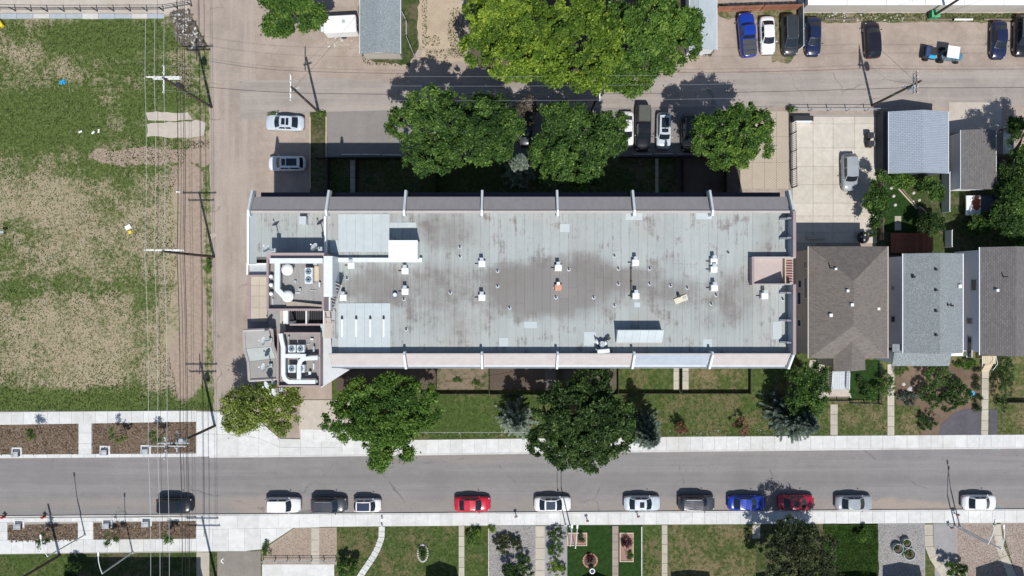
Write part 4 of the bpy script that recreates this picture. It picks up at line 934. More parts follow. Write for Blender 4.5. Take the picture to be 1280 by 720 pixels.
def car(px, py, heading, kind, paint, label, group=None, L=None, W=None, roofmat=None, sunroof=0, bed=None, rails=False, zb=.0, glass=None, cat='car', name='parked_car', nosemat=None, stripe=None):
    l, w, h, belt, a, b, c, d = KIND[kind]; sx = (L or l)/l; l = L or l; w = W or w
    P0 = P(px, py, 0); t = thing(name, label, cat, (P0.x, P0.y, zb), math.radians(heading), group)
    hw = w/2; G = glass or M['glassdark']
    def topz(x):
        u = x/l
        if kind == 'pickup' and u < d: return belt+.02
        if u > a: f = (.5-u)/(.5-a); return belt-.02-.28*(1-f)**2.0
        if u < d: f = (u+.5)/(d+.5); return belt+.02-.10*(1-f)**2 if kind in ('sedan',) else belt-.15*(1-f)**2
        return belt
    def wid(x):
        u = abs(x/l)*2; k = .24 if x > 0 else .18
        return hw*(1-k*max(0,(u-.66)/.34)**2.4) * (1 if u < .97 else .93)
    xs = [l*u for u in (-.5,-.492,-.47,-.43,-.38,-.3,-.2,-.1,0,.1,.2,.27,.33,.38,.43,.465,.488,.5)]
    secs = []
    for x in xs:
        W_ = wid(x); z = topz(x); e = abs(x/l) > .495; zb_ = .32 if e else .2
        if abs(x/l) > .49: z -= .14
        elif abs(x/l) > .46: z -= .03
        ww = W_*(.93 if e else 1)
        secs.append([(x,-ww*.9,zb_),(x,-ww,zb_+.16),(x,-ww*1.0,z-.3),(x,-ww*.955,z-.07),(x,-ww*.8,z),(x,-ww*.4,z+.035),(x,0,z+.045),(x,ww*.4,z+.035),(x,ww*.8,z),(x,ww*.955,z-.07),(x,ww,z-.3),(x,ww,zb_+.16),(x,ww*.9,zb_)])
    m = MB(); loft(m, secs)
    # greenhouse shell
    xa, xb, xc, xd = a*l, b*l, c*l, d*l; wb = hw*.86; wt = hw*.70 if kind == 'sedan' else hw*.75
    if kind == 'pickup': wb, wt = hw*.88, hw*.76
    def P3(x, y, z): return (x, y, z)
    m2 = MB()
    def ring(x, wy, z, bow):   # points across
        return [(x+bow*(1-(q)**2), wy*q, z+(.03*(1-q*q))) for q in (-1,-.6,-.2,.2,.6,1)]
    A = ring(xa-.04, wb*.93, belt-.02, .16); B = ring(xb, wt, h-.05, .07); Cc = ring(xc, wt*.97, h-.06, -.04); D = ring(xd+.04, wb*.92, belt-.0, -.08)
    Mi = [((p[0]+q[0])/2, (p[1]+q[1])/2*1.02, h) for p, q in zip(B, Cc)]
    n = 6; vs = A+B+Mi+Cc+D; fs = []
    for i in range(4):
        for j in range(n-1): fs.append((i*n+j, i*n+j+1, (i+1)*n+j+1, (i+1)*n+j))
    # sides: belt points under the roof
    sb = [(xb, wb, belt-.02), ((xb+xc)/2, wb*1.02, belt-.02), (xc, wb, belt-.02)]
    for s in (1, -1):
        k = len(vs); vs += [(x, y*s, z) for x, y, z in sb]; e = 5 if s == 1 else 0
        q = [(e, k, n+e), (n+e, k, k+1, 2*n+e), (2*n+e, k+1, k+2, 3*n+e), (3*n+e, k+2, 4*n+e)]
        fs += [tuple(reversed(f)) if s == 1 else f for f in q]
    m2.add(vs, fs)
    m.build('body', paint, t, world=False, smooth=True)
    m2.build('roof', roofmat or paint, t, world=False, smooth=False)
    V = Vector
    def pane(q, nm, ins=(.06,.06,.06,.06), off=.012, mat=None):
        q = [V(p) for p in q]; l_, r_, b_, t_ = ins
        def uv(u, v): return q[0].lerp(q[1], u).lerp(q[3].lerp(q[2], u), v)
        k = [uv(l_, b_), uv(1-r_, b_), uv(1-r_, 1-t_), uv(l_, 1-t_)]; nn = (k[1]-k[0]).cross(k[3]-k[0]).normalized()
        return [p+nn*off for p in k], [p-nn*.02 for p in k]
    def addpane(nm, quads, mat, ins=(.06,.06,.06,.06)):
        mm = MB()
        for q in quads:
            o_, i_ = pane(q, nm, ins); mm.add(o_+i_, [(0,1,2,3),(4,7,6,5),(0,4,5,1),(1,5,6,2),(2,6,7,3),(3,7,4,0)])
        mm.build(nm, mat, t, world=False)
    def strip(lo, hi, nm, mat, e=.08):
        """curved glass through the five facets between two rings"""
        mm = MB(); vs = []
        for row, f in ((lo, e), (hi, e)):
            pass
        lo_ = [V(p) for p in lo]; hi_ = [V(p) for p in hi]
        R0 = [p.lerp(q, e) for p, q in zip(lo_, hi_)]; R1 = [p.lerp(q, 1-e) for p, q in zip(lo_, hi_)]
        R0[0] = R0[0].lerp(R0[1], .22); R0[-1] = R0[-1].lerp(R0[-2], .22); R1[0] = R1[0].lerp(R1[1], .22); R1[-1] = R1[-1].lerp(R1[-2], .22)
        nn = (R0[3]-R0[2]).cross(R1[2]-R0[2]).normalized()
        if nn.z < 0: nn = -nn
        vs = [p+nn*.014 for p in R0]+[p+nn*.014 for p in R1]+[p-nn*.03 for p in R0]+[p-nn*.03 for p in R1]; k = len(R0)
        fs = [(j, j+1, k+j+1, k+j) for j in range(k-1)]+[(0,2*k,3*k,k),(k-1,2*k-1,4*k-1,3*k-1)]+[(j,2*k+j,2*k+j+1,j+1) for j in range(k-1)]+[(k+j,k+j+1,3*k+j+1,3*k+j) for j in range(k-1)]
        mm.add(vs, fs).build(nm, mat, t, world=False, smooth=False)
    strip(A, B, 'windscreen', G); strip(D, Cc, 'rear_window', G)
    for s in (1, -1):
        q1 = [(xa-.35*sx, wb*s*.97, belt+.02), (xb-(xb-xc)*.42, wb*s, belt), (xb-(xb-xc)*.42, wt*s*1.01, h-.04), (xb-.06, wt*s, h-.06)]
        q2 = [(xb-(xb-xc)*.46, wb*s, belt), (xc+.02, wb*s, belt+.02), (xc+.1, wt*s*.98, h-.07), (xb-(xb-xc)*.46, wt*s*1.01, h-.04)]
        if s == -1: q1 = [q1[1],q1[0],q1[3],q1[2]]; q2 = [q2[1],q2[0],q2[3],q2[2]]
        else: pass
        for q in (q1, q2):
            qq = [q[1],q[0],q[3],q[2]]
            addpane('side_window', [qq], G, (.05,.05,.1,.1))
        mm = MB(); mm.cbox((xa-.22, s*(hw+.08), belt+.06), (.12,.18,.13)); mm.build('mirror', paint, t, world=False, bevel=.03)
        xh = l*.5-.12
        mm = MB(); mm.cbox((xh-.12, s*hw*.7, topz(xh-.1)-.05), (.16,.3,.07), -s*.55); mm.build('headlight', M['lamp_lens'], t, world=False, bevel=.03)
        mm = MB(); mm.cbox((-l*.5+.05, s*hw*.66, belt-.28), (.1,.3,.12), s*.2); mm.build('tail_light', M['tail'], t, world=False, bevel=.02)
        for x in (l*.315, -l*.305):
            wh = MB(); r = .34 if kind != 'hatch' else .3
            vs = []; N = 18
            for y, rr in ((hw*.99, r*.9), (hw*.96, r), (hw*.78, r)):
                for k in range(N): vs.append((x+rr*math.cos(k*2*math.pi/N), s*y, r+rr*math.sin(k*2*math.pi/N)))
            fs = [(j*N+k, j*N+(k+1)%N, (j+1)*N+(k+1)%N, (j+1)*N+k) for j in range(2) for k in range(N)]+[tuple(range(N))]
            o = wh.add(vs, fs).build('wheel', M['rubber'], t, world=False)
            MB().tube([(x, s*(hw*.985), r), (x, s*(hw*.998), r)], .21, 12).build('rim', M['rim'], o, world=False)
        mm = MB(); mm.cbox(((xa-.6), s*hw*1.0, belt-.22), (.18,.03,.03)); mm.build('door_handle', M['rim'] if kind == 'sedan' else paint, t, world=False)
    MB().cbox((l*.5-.02, 0, .42), (.08, w*.55, .2)).build('grille', M['black'], t, world=False, bevel=.02)
    if sunroof == 1:
        z = h+.012; MB().box((xb-.2,-wt*.55,h-.03),(xb-.75,wt*.55,h+.015)).build('sunroof', G, t, world=False)
    if sunroof == 2:
        MB().box((xb-.05,-wt*.78,h-.03),(xc+.12,wt*.78,h+.016)).build('glass_roof', plain('panorama_glass',(.03,.045,.075),.12,.1,spec=.6), t, world=False)
    if sunroof == 3:
        MB().box((xb-.15,-wt*.6,h-.03),(xb-.6,wt*.6,h+.015)).build('sunroof', G, t, world=False); MB().box((xb-.72,-wt*.66,h-.03),(xc+.3,wt*.66,h+.013)).build('sunroof', G, t, world=False)
    if rails:
        for s in (1,-1): MB().tube([(xb-.1,s*wt*.9,h-.02),(xb-.2,s*wt*.9,h+.05),(xc+.25,s*wt*.9,h+.05),(xc+.1,s*wt*.9,h-.02)], .025, 6).build('roof_rail', M['rim'], t, world=False)
    if stripe: MB().box((xc+.1, -.05, h+.0), (xb-.1, .05, h+.018)).build('roof_stripe', M['black'], t, world=False)
    if kind == 'pickup':
        x0, x1 = -l*.485, d*l-.12
        if bed == 'cover':
            for k in range(3):
                u0 = x0+(x1-x0)*k/3+.02; u1 = x0+(x1-x0)*(k+1)/3-.02; MB().box((u0,-hw*.82,belt+.03),(u1,hw*.82,belt+.10)).build('bed_cover_panel', M['bedcover'], t, world=False, bevel=.02)
        elif bed == 'cap':
            m_ = MB(); m_.add([(x0,-hw*.86,belt),(x1,-hw*.86,belt),(x1,hw*.86,belt),(x0,hw*.86,belt),(x0+.12,-hw*.74,h-.02),(x1,-hw*.74,h-.02),(x1,hw*.74,h-.02),(x0+.12,hw*.74,h-.02)],[(4,5,6,7),(0,1,5,4),(1,2,6,5),(2,3,7,6),(3,0,4,7)])
            m_.build('bed_canopy', M['olivecap'], t, world=False, bevel=.05)
        else:
            MB().box((x0,-hw*.78,belt+.01),(x1,hw*.78,belt+.06)).build('bed_floor', M['black'], t, world=False)
            for s in (1,-1): MB().box((x0,s*hw*.8,belt),(x1,s*hw*.9,belt+.12)).build('bed_rail', paint, t, world=False)
    return t
M['bedcover'] = plain('charcoal_bed_cover', (.06,.063,.066), .7, .1); M['olivecap'] = plain('olive_grey_canopy', (.085,.09,.08), .6, .1)
CP = {k: carpaint('car_paint_'+k, v) for k, v in dict(white=(.72,.72,.72), silver=(.50,.56,.61), black=(.012,.013,.016), navy=(.012,.02,.06), blue=(.01,.04,.30), royal=(.01,.04,.33), red=(.5,.012,.035), dred=(.33,.012,.03), char=(.035,.038,.043), slate=(.30,.33,.35), purple=(.014,.013,.022), graph=(.05,.055,.065)).items()}
g1 = 'cars parked along the street kerb'
car(221.5,629.5,0,'suv',CP['black'],'black estate car farthest down the street, beside the shaded planting beds',g1,L=4.5)
car(356,629,0,'suv',CP['white'],'white van like car with red side trim, parked by the wide driveway apron',g1,L=4.4,W=1.8)
car(413,629,0,'suv',CP['graph'],'black suv parked between the two white cars',g1,L=4.5,rails=True)
car(460.5,629.5,0,'hatch',CP['white'],'tiny white hatchback with dark glass roof at the kerb',g1,L=3.45,W=1.62,sunroof=2)
car(591,628,0,'sedan',CP['red'],'bright red sedan parked alone at the kerb',g1,L=4.45)
car(690.5,628,0,'sedan',CP['white'],'white sedan with a long dark panoramic roof',g1,L=4.55,sunroof=2)
car(801.5,627,0,'sedan',CP['silver'],'silver sedan with dark glass roof panel parked beside the small sign post',g1,L=4.5,sunroof=1)
car(869,626.5,0,'suv',CP['graph'],'dark grey suv between the silver sedan and the blue sedan',g1,L=4.5,rails=True)
car(931,626.5,0,'sedan',CP['royal'],'glossy royal blue sedan just short of the tree shadow',g1,L=4.6)
car(992.5,626,0,'sedan',CP['dred'],'dark red car with black sunroof in front of the bushy olive tree',g1,L=4.5,sunroof=1)
car(1064.5,626.5,0,'sedan',CP['slate'],'pale grey blue sedan parked opposite the deep green raised lawn',g1,L=4.55)
car(1220,626,0,'sedan',CP['white'],'white sedan with plain white roof near the pair of street lamps',g1,L=4.2)
g2 = 'cars parked on the dirt lot'
car(931.5,46,95,'pickup',CP['blue'],'blue pickup truck with a charcoal panelled bed cover',g2,L=5.5,bed='cover',cat='pickup truck',name='pickup_truck')
car(957,46.5,-88,'sedan',CP['white'],'white car between the blue pickup and the dark minivan',g2,L=4.7)
car(984.5,46,-88,'van',CP['char'],'charcoal minivan beside the tall white fence',g2,L=5.1,rails=True)
car(1014,48,-91,'sedan',CP['navy'],'dark navy sedan just right of the tall white fence',g2,L=4.8)
car(1087,52,94,'hatch',CP['purple'],'black car with pinkish tail parked alone on the dirt',g2,L=4.5,W=1.85)
car(1244,52,-91,'sedan',CP['navy'],'navy blue sedan near the right edge of the dirt lot',g2,L=4.7)
car(1273,47,-91,'suv',CP['black'],'black suv cut by the right edge of the photo',g2,L=5.1,rails=True)
g3 = 'cars parked behind the apartment block'
car(802.5,162,-91,'pickup',CP['black'],'black pickup truck with an olive grey bed canopy',g3,L=5.7,W=1.95,bed='cap',cat='pickup truck',name='pickup_truck')
car(828,165,-91,'suv',CP['silver'],'silver white suv with two sunroofs and black centre stripe',g3,L=4.5,W=1.78,sunroof=3,stripe=True)
car(859.5,168,-90,'suv',CP['black'],'black suv half shaded beside the lone bright green tree',g3,L=4.6,rails=True)
car(782,163,-90,'sedan',CP['white'],'white car mostly hidden under the dark round tree crown',g3,L=4.4)
car(658,163,-90,'sedan',CP['graph'],'dark car tucked between the two dark tree crowns',g3,L=4.3)
car(358,155,178,'sedan',CP['silver'],'silver sedan with small sunroof parked beside the utility pole',g3,L=4.75,W=1.9,sunroof=3)
car(361,205.5,180,'suv',CP['white'],'white suv in the shade of the apartment block',g3,L=4.6,W=1.8,sunroof=3)
car(1058.5,216.5,-89,'suv',CP['slate'],'silver grey suv alone on the concrete parking lot',None,L=4.6)
# small utility tractor
t = thing('utility_tractor', 'small blue utility tractor with flat white canopy on the dirt lot', 'tractor', P(1172,70,0), math.radians(-8))
MB().box((-2.2,-.75,.35),(-.6,.75,.8)).build('bed', M['darkmetal'], t, world=False, bevel=.05)
MB().box((-2.1,-.62,.8),(-1.55,.62,1.15)).build('box', plain('navy_bin',(.03,.06,.13),.6,.1), t, world=False, bevel=.05)
MB().box((-1.6,-.75,.8),(-.7,-.3,1.02)).build('tarp', M['cyan'], t, world=False, bevel=.08)
MB().box((.1,-.75,1.85),(1.6,.75,1.93)).build('canopy', M['white'], t, world=False, bevel=.05)
for sx in (.2,1.5):
    for sy in (-.65,.65): MB().tube([(sx,sy,.6),(sx,sy,1.86)],.035,6).build('post', M['black'], t, world=False)
MB().box((.1,-.6,.3),(1.9,.6,.75)).build('body', plain('tractor_grey',(.1,.16,.2),.5,.1), t, world=False, bevel=.08); MB().box((1.8,-.42,.4),(2.6,.42,.95)).build('bonnet', plain('tractor_blue',(.08,.2,.3),.4,.1), t, world=False, bevel=.1); MB().box((.3,-.3,.75),(.7,.3,1.2)).build('seat', M['black'], t, world=False, bevel=.04)
for x, y, r in ((.2,.8,.38),(.2,-.8,.38),(2.2,.6,.28),(2.2,-.6,.28),(-1.6,.8,.3),(-1.6,-.8,.3)):
    MB().tube([(x,y-.1,r),(x,y+.1,r)], r, 14).build('wheel', M['rubber'], t, world=False)
MB().box((-.6,-.05,.35),(.1,.05,.45)).build('tow_bar', M['darkmetal'], t, world=False)
# white camper trailer
t = thing('camper_trailer', 'white box trailer with dark rear windows beside the shingled garage', 'trailer', P(430,38,0), math.radians(3))
MB().box((-2.0,-1.05,.5),(2.0,1.05,2.35)).build('body', M['white'], t, world=False, bevel=.12)
MB().box((1.9,-.7,1.3),(2.02,-.1,1.95)).build('window', M['winglass'], t, world=False); MB().box((1.9,.1,1.3),(2.02,.7,1.95)).build('window', M['winglass'], t, world=False)
MB().box((-2.9,-.06,.45),(-2.0,.06,.55)).build('tow_bar', M['darkmetal'], t, world=False)
MB().box((-2.7,-.3,.55),(-2.3,.3,.95)).build('gas_box', M['duct'], t, world=False, bevel=.05)
for y in (-.95,.95): MB().tube([(0,y-.1,.33),(0,y+.1,.33)],.33,16).build('wheel', M['rubber'], t, world=False)
MB().cyl((.5,.2),.2,2.35,2.5,12).build('roof_vent', M['greybox'], t, world=False)
# rusty white parked trailer bed
t = thing('rusty_flatbed', 'white flat trailer with rust stain behind the grey shingled shed', 'trailer', P(1220,257,0))
rs = NT('rusty_white_paint'); f = rs.ramp(rs.blob(rs.warp(.6,1.2), 1213.5,255,5,9,.5), .35, .6); M['rusty'] = rs.done(rs.mix(f, (.7,.72,.74), (.3,.07,.025)), .7)
a, b = P(1208,244.5,1.2), P(1226,269,1.2); MB().box((a.x,a.y,1.0),(b.x,b.y,1.2)).build('deck', M['rusty'], t)
a, b = P(1226.5,245,1.2), P(1241,268,1.2); MB().box((a.x,a.y,.9),(b.x,b.y,1.15)).build('deck', plain('slate_tarp',(.06,.07,.1),.8,.15), t)
for x_, y_ in ((1210,248),(1210,265),(1239,248),(1239,265)): q = P(x_,y_); MB().tube([(q.x-.1,q.y,.4),(q.x+.1,q.y,.4)],.4,14).build('wheel', M['rubber'], t)
q = P(1217,257); MB().box((q.x-1.3,q.y-.7,.5),(q.x+2,q.y+.7,1.0)).build('chassis', M['darkmetal'], t)
# ---------------------------------------------------------------- houses, garages
def shingles(name, c, size=1.0, v=.14, mot=.5, axis=0):
    n = NT(name); mp = n.n('ShaderNodeMapping'); n.set(mp.inputs[0], n.pos); mp.inputs['Rotation'].default_value = (0,0,math.pi/2 if axis else 0)
    b = n.n('ShaderNodeTexBrick'); n.set(b.inputs['Vector'], mp.outputs[0]); b.inputs['Scale'].default_value = 1/size; b.inputs['Brick Width'].default_value = .62; b.inputs['Row Height'].default_value = .26
    b.inputs['Mortar Size'].default_value = .022; b.inputs['Color1'].default_value = (*sc(c,1-v),1); b.inputs['Color2'].default_value = (*sc(c,1+v),1); b.inputs['Mortar'].default_value = (*sc(c,.5),1)
    f = n.noise(5, 4, .7); c_ = n.mix(n.ramp(f, .35, .7, 0, mot), b.outputs['Color'], sc(c, .72)); c_ = n.mix(n.ramp(n.noise(9, 3, .8), .5, .66, 0, mot), c_, sc(c, 1.6)); c_ = n.mix(n.ramp(n.noise(7, 3, .8), .54, .68, 0, mot*.8), c_, sc(c, .55))
    c_ = n.mix(n.ramp(n.noise(.4, 4, .6), .4, .7, 0, .35), c_, sc(c, .82))
    n.bump(b.outputs['Fac'], .5, .02); return n.done(c_, .92, spec=.15)
M['sh_brown'] = shingles('brown_shingles', (.185,.165,.148), .5, .2, .25); M['sh_blue'] = shingles('blue_grey_shingles', (.25,.278,.285), .42, .2, .9, 1); M['sh_dark'] = shingles('dark_grey_shingles', (.165,.155,.152), .7, .16, .3, 1)
M['sh_steel'] = shingles('steel_blue_roofing', (.30,.345,.40), .8, .05, .12); M['sh_light'] = shingles('light_blue_shingles', (.34,.38,.42), .42, .2, .5)
M['siding'] = plain('pale_blue_siding', (.78,.80,.82), .7, .06, 1, stretch=(1,1,10)); M['siding_beige'] = plain('beige_siding', (.45,.42,.38), .8, .08, 1); M['trim'] = plain('white_trim', (.72,.74,.76), .6, .05)
def slab_roof(o, quad, th, mat, name='roof'):
    """a roof face as a slab of real thickness; quad in world points, seen from above anticlockwise or not"""
    q = [Vector(p) for p in quad]; n = (q[1]-q[0]).cross(q[2]-q[0]).normalized()
    if n.z < 0: n = -n; q.reverse()
    k = len(q); lo = [p-Vector((0,0,th)) for p in q]
    return MB().add(q+lo, [tuple(range(k)), tuple(reversed(range(k,2*k)))]+[(i,k+i,k+(i+1)%k,(i+1)%k) for i in range(k)]).build(name, mat, o)
def window(o, x, y, z, w, h, face, depth=.06):
    """face: 'W' or 'S' or 'N' or 'E' wall at x or y"""
    f = .07
    def bx(u0, u1, z0, z1, d0, d1):
        if face in 'WE': s = -1 if face == 'W' else 1; return ((x+s*d0, y+u0, z0), (x+s*d1, y+u1, z1))
        s = -1 if face == 'S' else 1; return ((x+u0, y+s*d0, z0), (x+u1, y+s*d1, z1))
    m = MB(); m.box(*bx(-w/2, w/2, z-h/2, z-h/2+f, 0, depth)); m.box(*bx(-w/2, w/2, z+h/2-f, z+h/2, 0, depth)); m.box(*bx(-w/2, -w/2+f, z-h/2+f, z+h/2-f, 0, depth)); m.box(*bx(w/2-f, w/2, z-h/2+f, z+h/2-f, 0, depth))
    wo_ = m.build('window', M['trim'], o); MB().box(*bx(-w/2+f, w/2-f, z-h/2+f, z+h/2-f, 0, .02)).build('pane', M['winglass'], wo_)
    MB().box(*bx(-w/2-.05, w/2+.05, z-h/2-.06, z-h/2-.005, 0, depth+.06)).build('sill', M['trim'], wo_)
def roofvent(o, px, py, z, s=.3, mat=None):
    p = P(px, py, z); MB().box((p.x-s/2,p.y-s/2,z-.4),(p.x+s/2,p.y+s/2,z+.22)).build('roof_vent', mat or M['white'], o)
# brown hipped house
o = thing('hip_roof_house', 'brown shingled house with hip roof and small front gable', 'house', P(1060,380,0))
ze, zr = 5.5, 7.6; x0, x1 = P(1011,0,ze).x, P(1109.5,0,ze).x; yn, ys_ = P(0,308,ze).y, P(0,448,ze).y
wx0, wx1, wyn, wys = x0+.3, x1-.3, yn-.35, ys_+.35
MB().box((wx0,wys,0),(wx1,wyn,ze-.1)).build('wall', M['siding_beige'], o)
r1 = P(1067.5,351,zr); r2 = P(1067,407,zr)
slab_roof(o, [(x0,yn,ze),(x0,ys_,ze),r2,r1], .14, M['sh_brown']); slab_roof(o, [(x0,yn,ze),r1,(x1,yn,ze)], .14, M['sh_brown'])
slab_roof(o, [(x1,yn,ze),r1,r2,(x1,ys_,ze)], .14, M['sh_brown']); slab_roof(o, [(x0,ys_,ze),(x1,ys_,ze),r2], .14, M['sh_brown'])
ga, gb, gc = P(1042,464.5,ze), P(1082,462.5,ze), P(1064.5,464,ze+1.0); gd = P(1065.5,427,ze+1.12)
slab_roof(o, [ga, gc, gd, P(1041.5,444,ze+.05)], .12, M['sh_brown']); slab_roof(o, [gb, P(1081,444,ze+.05), gd, gc], .12, M['sh_brown'])
a_, b_ = P(1045,460,ze), P(1079,446,ze); MB().box((a_.x,a_.y,0),(b_.x,b_.y,ze-.15)).build('gable_wall', M['siding_beige'], o)
for y, w_, z in ((351-20+0,.9,4.0),(355,1.0,2.2),(373,1.6,2.0),(404,.9,2.0),(360,2.6,4.2)): window(o, wx0, P(0,y,z).y, z, w_, 1.1, 'W')
for yy in (-6.5,): window(o, (wx0+wx1)/2-2, wys, 2.2, 1.4, 1.3, 'S')
MB().box((x0-.12,ys_,ze-.16),(x0-.002,yn,ze-.02)).build('gutter', M['siding_beige'], o); MB().box((x1+.002,ys_,ze-.16),(x1+.12,yn,ze-.02)).build('gutter', M['siding_beige'], o)
def roofz(px): return 0
roofvent(o,1044,336,6.75,.28); roofvent(o,1059,363.5,7.35,.3); roofvent(o,1064.5,381,7.5,.34); roofvent(o,1038,394,6.6,.36); roofvent(o,1097.5,386,6.0,.3)
p = P(1038,335,6.6); MB().tube([(p.x,p.y,6.3),(p.x,p.y,7.5)],.07,6).build('chimney', M['darkmetal'], o)
MB().tube([(p.x,p.y,7.0),(p.x+.55,p.y+.02,7.0)],.03,5).build('pipe_bracket', M['darkmetal'], o)
# porch with white steps
o = thing('front_porch', 'white railed timber deck and steps in front of the brown house', 'porch', P(1050,478,0))
a, b = P(1041,464,.9), P(1063,487,.9)
for k in range(10):
    x = a.x+(b.x-a.x)*k/10; MB().box((x+.01,b.y,.75),(x+(b.x-a.x)/10-.01,a.y,.8)).build('plank', M['galv'], o)
for s in (1041,1062.5):
    q, r = P(s,466,1.7), P(s-(1.5 if s < 1050 else 1),487,1.7); MB().tube([q, r], .04, 5).build('handrail', M['trim'], o)
    for k in range(11): u = q.lerp(r, k/10); MB().box((u.x-.03,u.y-.03,.1),(u.x+.03,u.y+.03,1.7)).build('baluster', M['trim'], o)
for k in range(3): MB().box((a.x-.05,b.y-.28*(k+1),.1),(b.x,b.y-.28*k-.01,.62-.18*k)).build('step', M['padconc'], o)
# blue-grey gabled house
o = thing('gable_roof_house', 'house with blue grey shingled gable roof and pale blue side wall', 'house', P(1165,385,0))
ze, zr = 5.5, 7.3; x0, x1 = P(1129,0,ze).x, P(1203.5,0,ze).x; yn, ys_ = P(0,317,ze).y, P(0,441,ze).y; xr = P(1175,0,zr).x
MB().box((x0+.28,ys_+.3,0),(x1-.25,yn-.3,ze-.1)).build('wall', M['siding'], o)
slab_roof(o, [(x0,yn,ze),(x0,ys_,ze),(xr,ys_,zr),(xr,yn,zr)], .14, M['sh_blue']); slab_roof(o, [(x1,yn,ze),(xr,yn,zr),(xr,ys_,zr),(x1,ys_,ze)], .14, M['sh_blue'])
MB().box((x0-.1,ys_,ze-.14),(x0-.005,yn,ze)).build('gutter', M['trim'], o); MB().box((x1+.005,ys_,ze-.14),(x1+.1,yn,ze)).build('gutter', M['trim'], o)
for yy in (yn-.32, ys_+.32): MB().prism([(x0+.4,yy-.03),(x1-.3,yy-.03),(x1-.3,yy+.03),(x0+.4,yy+.03)], ze-.12, ze+.02).build('gable_board', M['trim'], o)
a, b = P(1115,440,4.6), P(1186.5,457.5,4.6); slab_roof(o, [(a.x,a.y,5.1),(b.x,a.y,5.1),(b.x,b.y,4.6),(a.x,b.y,4.6)], .14, M['sh_blue']); MB().box((a.x+.3,b.y+.3,0),(b.x-.3,a.y,4.45)).build('wall', M['siding'], o)
a, b = P(1115,430,5.0), P(1128,440,5.0); slab_roof(o, [(a.x,a.y,5.05),(b.x,a.y,5.05),(b.x,b.y+.02,5.1),(a.x,b.y+.02,5.1)], .12, M['sh_blue'])
window(o, x0+.28, P(0,399,3).y, 2.8, .8, .9, 'W'); window(o, x0+.28, P(0,360,3).y, 2.8, .5, .5, 'W')
for y in (337,363,389,419): roofvent(o,1170,y,7.15,.22,M['darkmetal'])
roofvent(o,1142,346,6.15,.26,M['darkmetal']); roofvent(o,1199,358,5.9,.4); roofvent(o,1185,381,6.8,.2,M['darkmetal']); roofvent(o,1190,382,6.6,.2,M['darkmetal'])
a, b = P(1188,441,2.6), P(1204,445,2.6); MB().box((a.x,a.y,2.4),(b.x,b.y,2.6)).build('awning', M['trim'], o)
# dark shingled house on the right
o = thing('dark_shingled_house', 'dark grey shingled house with light blue wall at the right edge', 'house', P(1265,380,0))
ze, zr = 5.5, 7.2; x0, x1 = P(1225,0,ze).x, P(1330,0,ze).x; yn, ys_ = P(0,309,ze).y, P(0,444,ze).y; xr = P(1270.5,0,zr).x
MB().box((x0+.28,ys_+.3,0),(x1-.25,yn-.3,ze-.1)).build('wall', M['siding'], o)
slab_roof(o, [(x0,yn,ze),(x0,ys_,ze),(xr,ys_,zr),(xr,yn,zr)], .14, M['sh_dark']); slab_roof(o, [(x1,yn,ze),(xr,yn,zr),(xr,ys_,zr),(x1,ys_,ze)], .14, M['sh_dark'])
MB().box((x0-.1,ys_,ze-.14),(x0-.005,yn,ze)).build('gutter', M['trim'], o)
window(o, x0+.28, P(0,356,4).y, 4.0, 1.4, 1.0, 'W'); window(o, x0+.28, P(0,401,3).y, 3.2, .8, 1.0, 'W'); window(o, x0+.28, P(0,433,3).y, 3.2, 2.6, .9, 'W')
roofvent(o,1246,363,6.4,.3); p = P(1254,346,6.6); MB().tube([(p.x,p.y,6.2),(p.x,p.y,7.4)],.06,6).build('chimney', M['darkmetal'], o)
# wooden stair of that house
o = thing('wooden_steps', 'pale timber steps and landing below the dark shingled house', 'steps', P(1236,453,0))
a, b = P(1228,445,1.2), P(1245,455,1.2)
for k in range(8): x = a.x+(b.x-a.x)*k/8; MB().box((x+.01,b.y,1.1),(x+(b.x-a.x)/8-.01,a.y,1.15)).build('plank', M['palewood'], o)
for k in range(4): MB().box((a.x+.5,b.y-.26*(k+1),.1),(b.x-.2,b.y-.26*k-.01,.95-.22*k)).build('step', M['palewood'], o)
for q, r in (((1228,445),(1228,458)),((1245,445),(1247,455)),((1247,455),(1241,463))): u, v = P(*q,1.9), P(*r,1.9); MB().tube([u,v],.03,5).build('handrail', M['trim'], o)
# garages
def gable_box(name, label, cat, x0, x1, y0, y1, xr, ze, zr, roof, wall, over=.2, trim=True):
    o = thing(name, label, cat, P((x0+x1)/2,(y0+y1)/2,0)); a = P(x0,y0,ze); b = P(x1,y1,ze); X_ = P(xr,0,zr).x
    MB().box((a.x+over,b.y+over,0),(b.x-over,a.y-over,ze-.08)).build('wall', wall, o)
    slab_roof(o, [(a.x,a.y,ze),(a.x,b.y,ze),(X_,b.y,zr),(X_,a.y,zr)], .1, roof); slab_roof(o, [(b.x,a.y,ze),(X_,a.y,zr),(X_,b.y,zr),(b.x,b.y,ze)], .1, roof)
    if trim:
        for yy in (a.y-over+.02, b.y+over-.02): 
            MB().add([(a.x+over,yy-.03,ze-.08),(b.x-over,yy-.03,ze-.08),(X_,yy-.03,zr-.12),(a.x+over,yy+.03,ze-.08),(b.x-over,yy+.03,ze-.08),(X_,yy+.03,zr-.12)],[(0,1,2),(5,4,3),(0,3,4,1),(1,4,5,2),(2,5,3,0)]).build('gable_board', M['trim'], o)
        MB().box((a.x-.06,b.y,ze-.1),(a.x-.003,a.y,ze+.01)).build('gutter', M['trim'], o); MB().box((b.x+.003,b.y,ze-.1),(b.x+.06,a.y,ze+.01)).build('gutter', M['trim'], o)
    return o
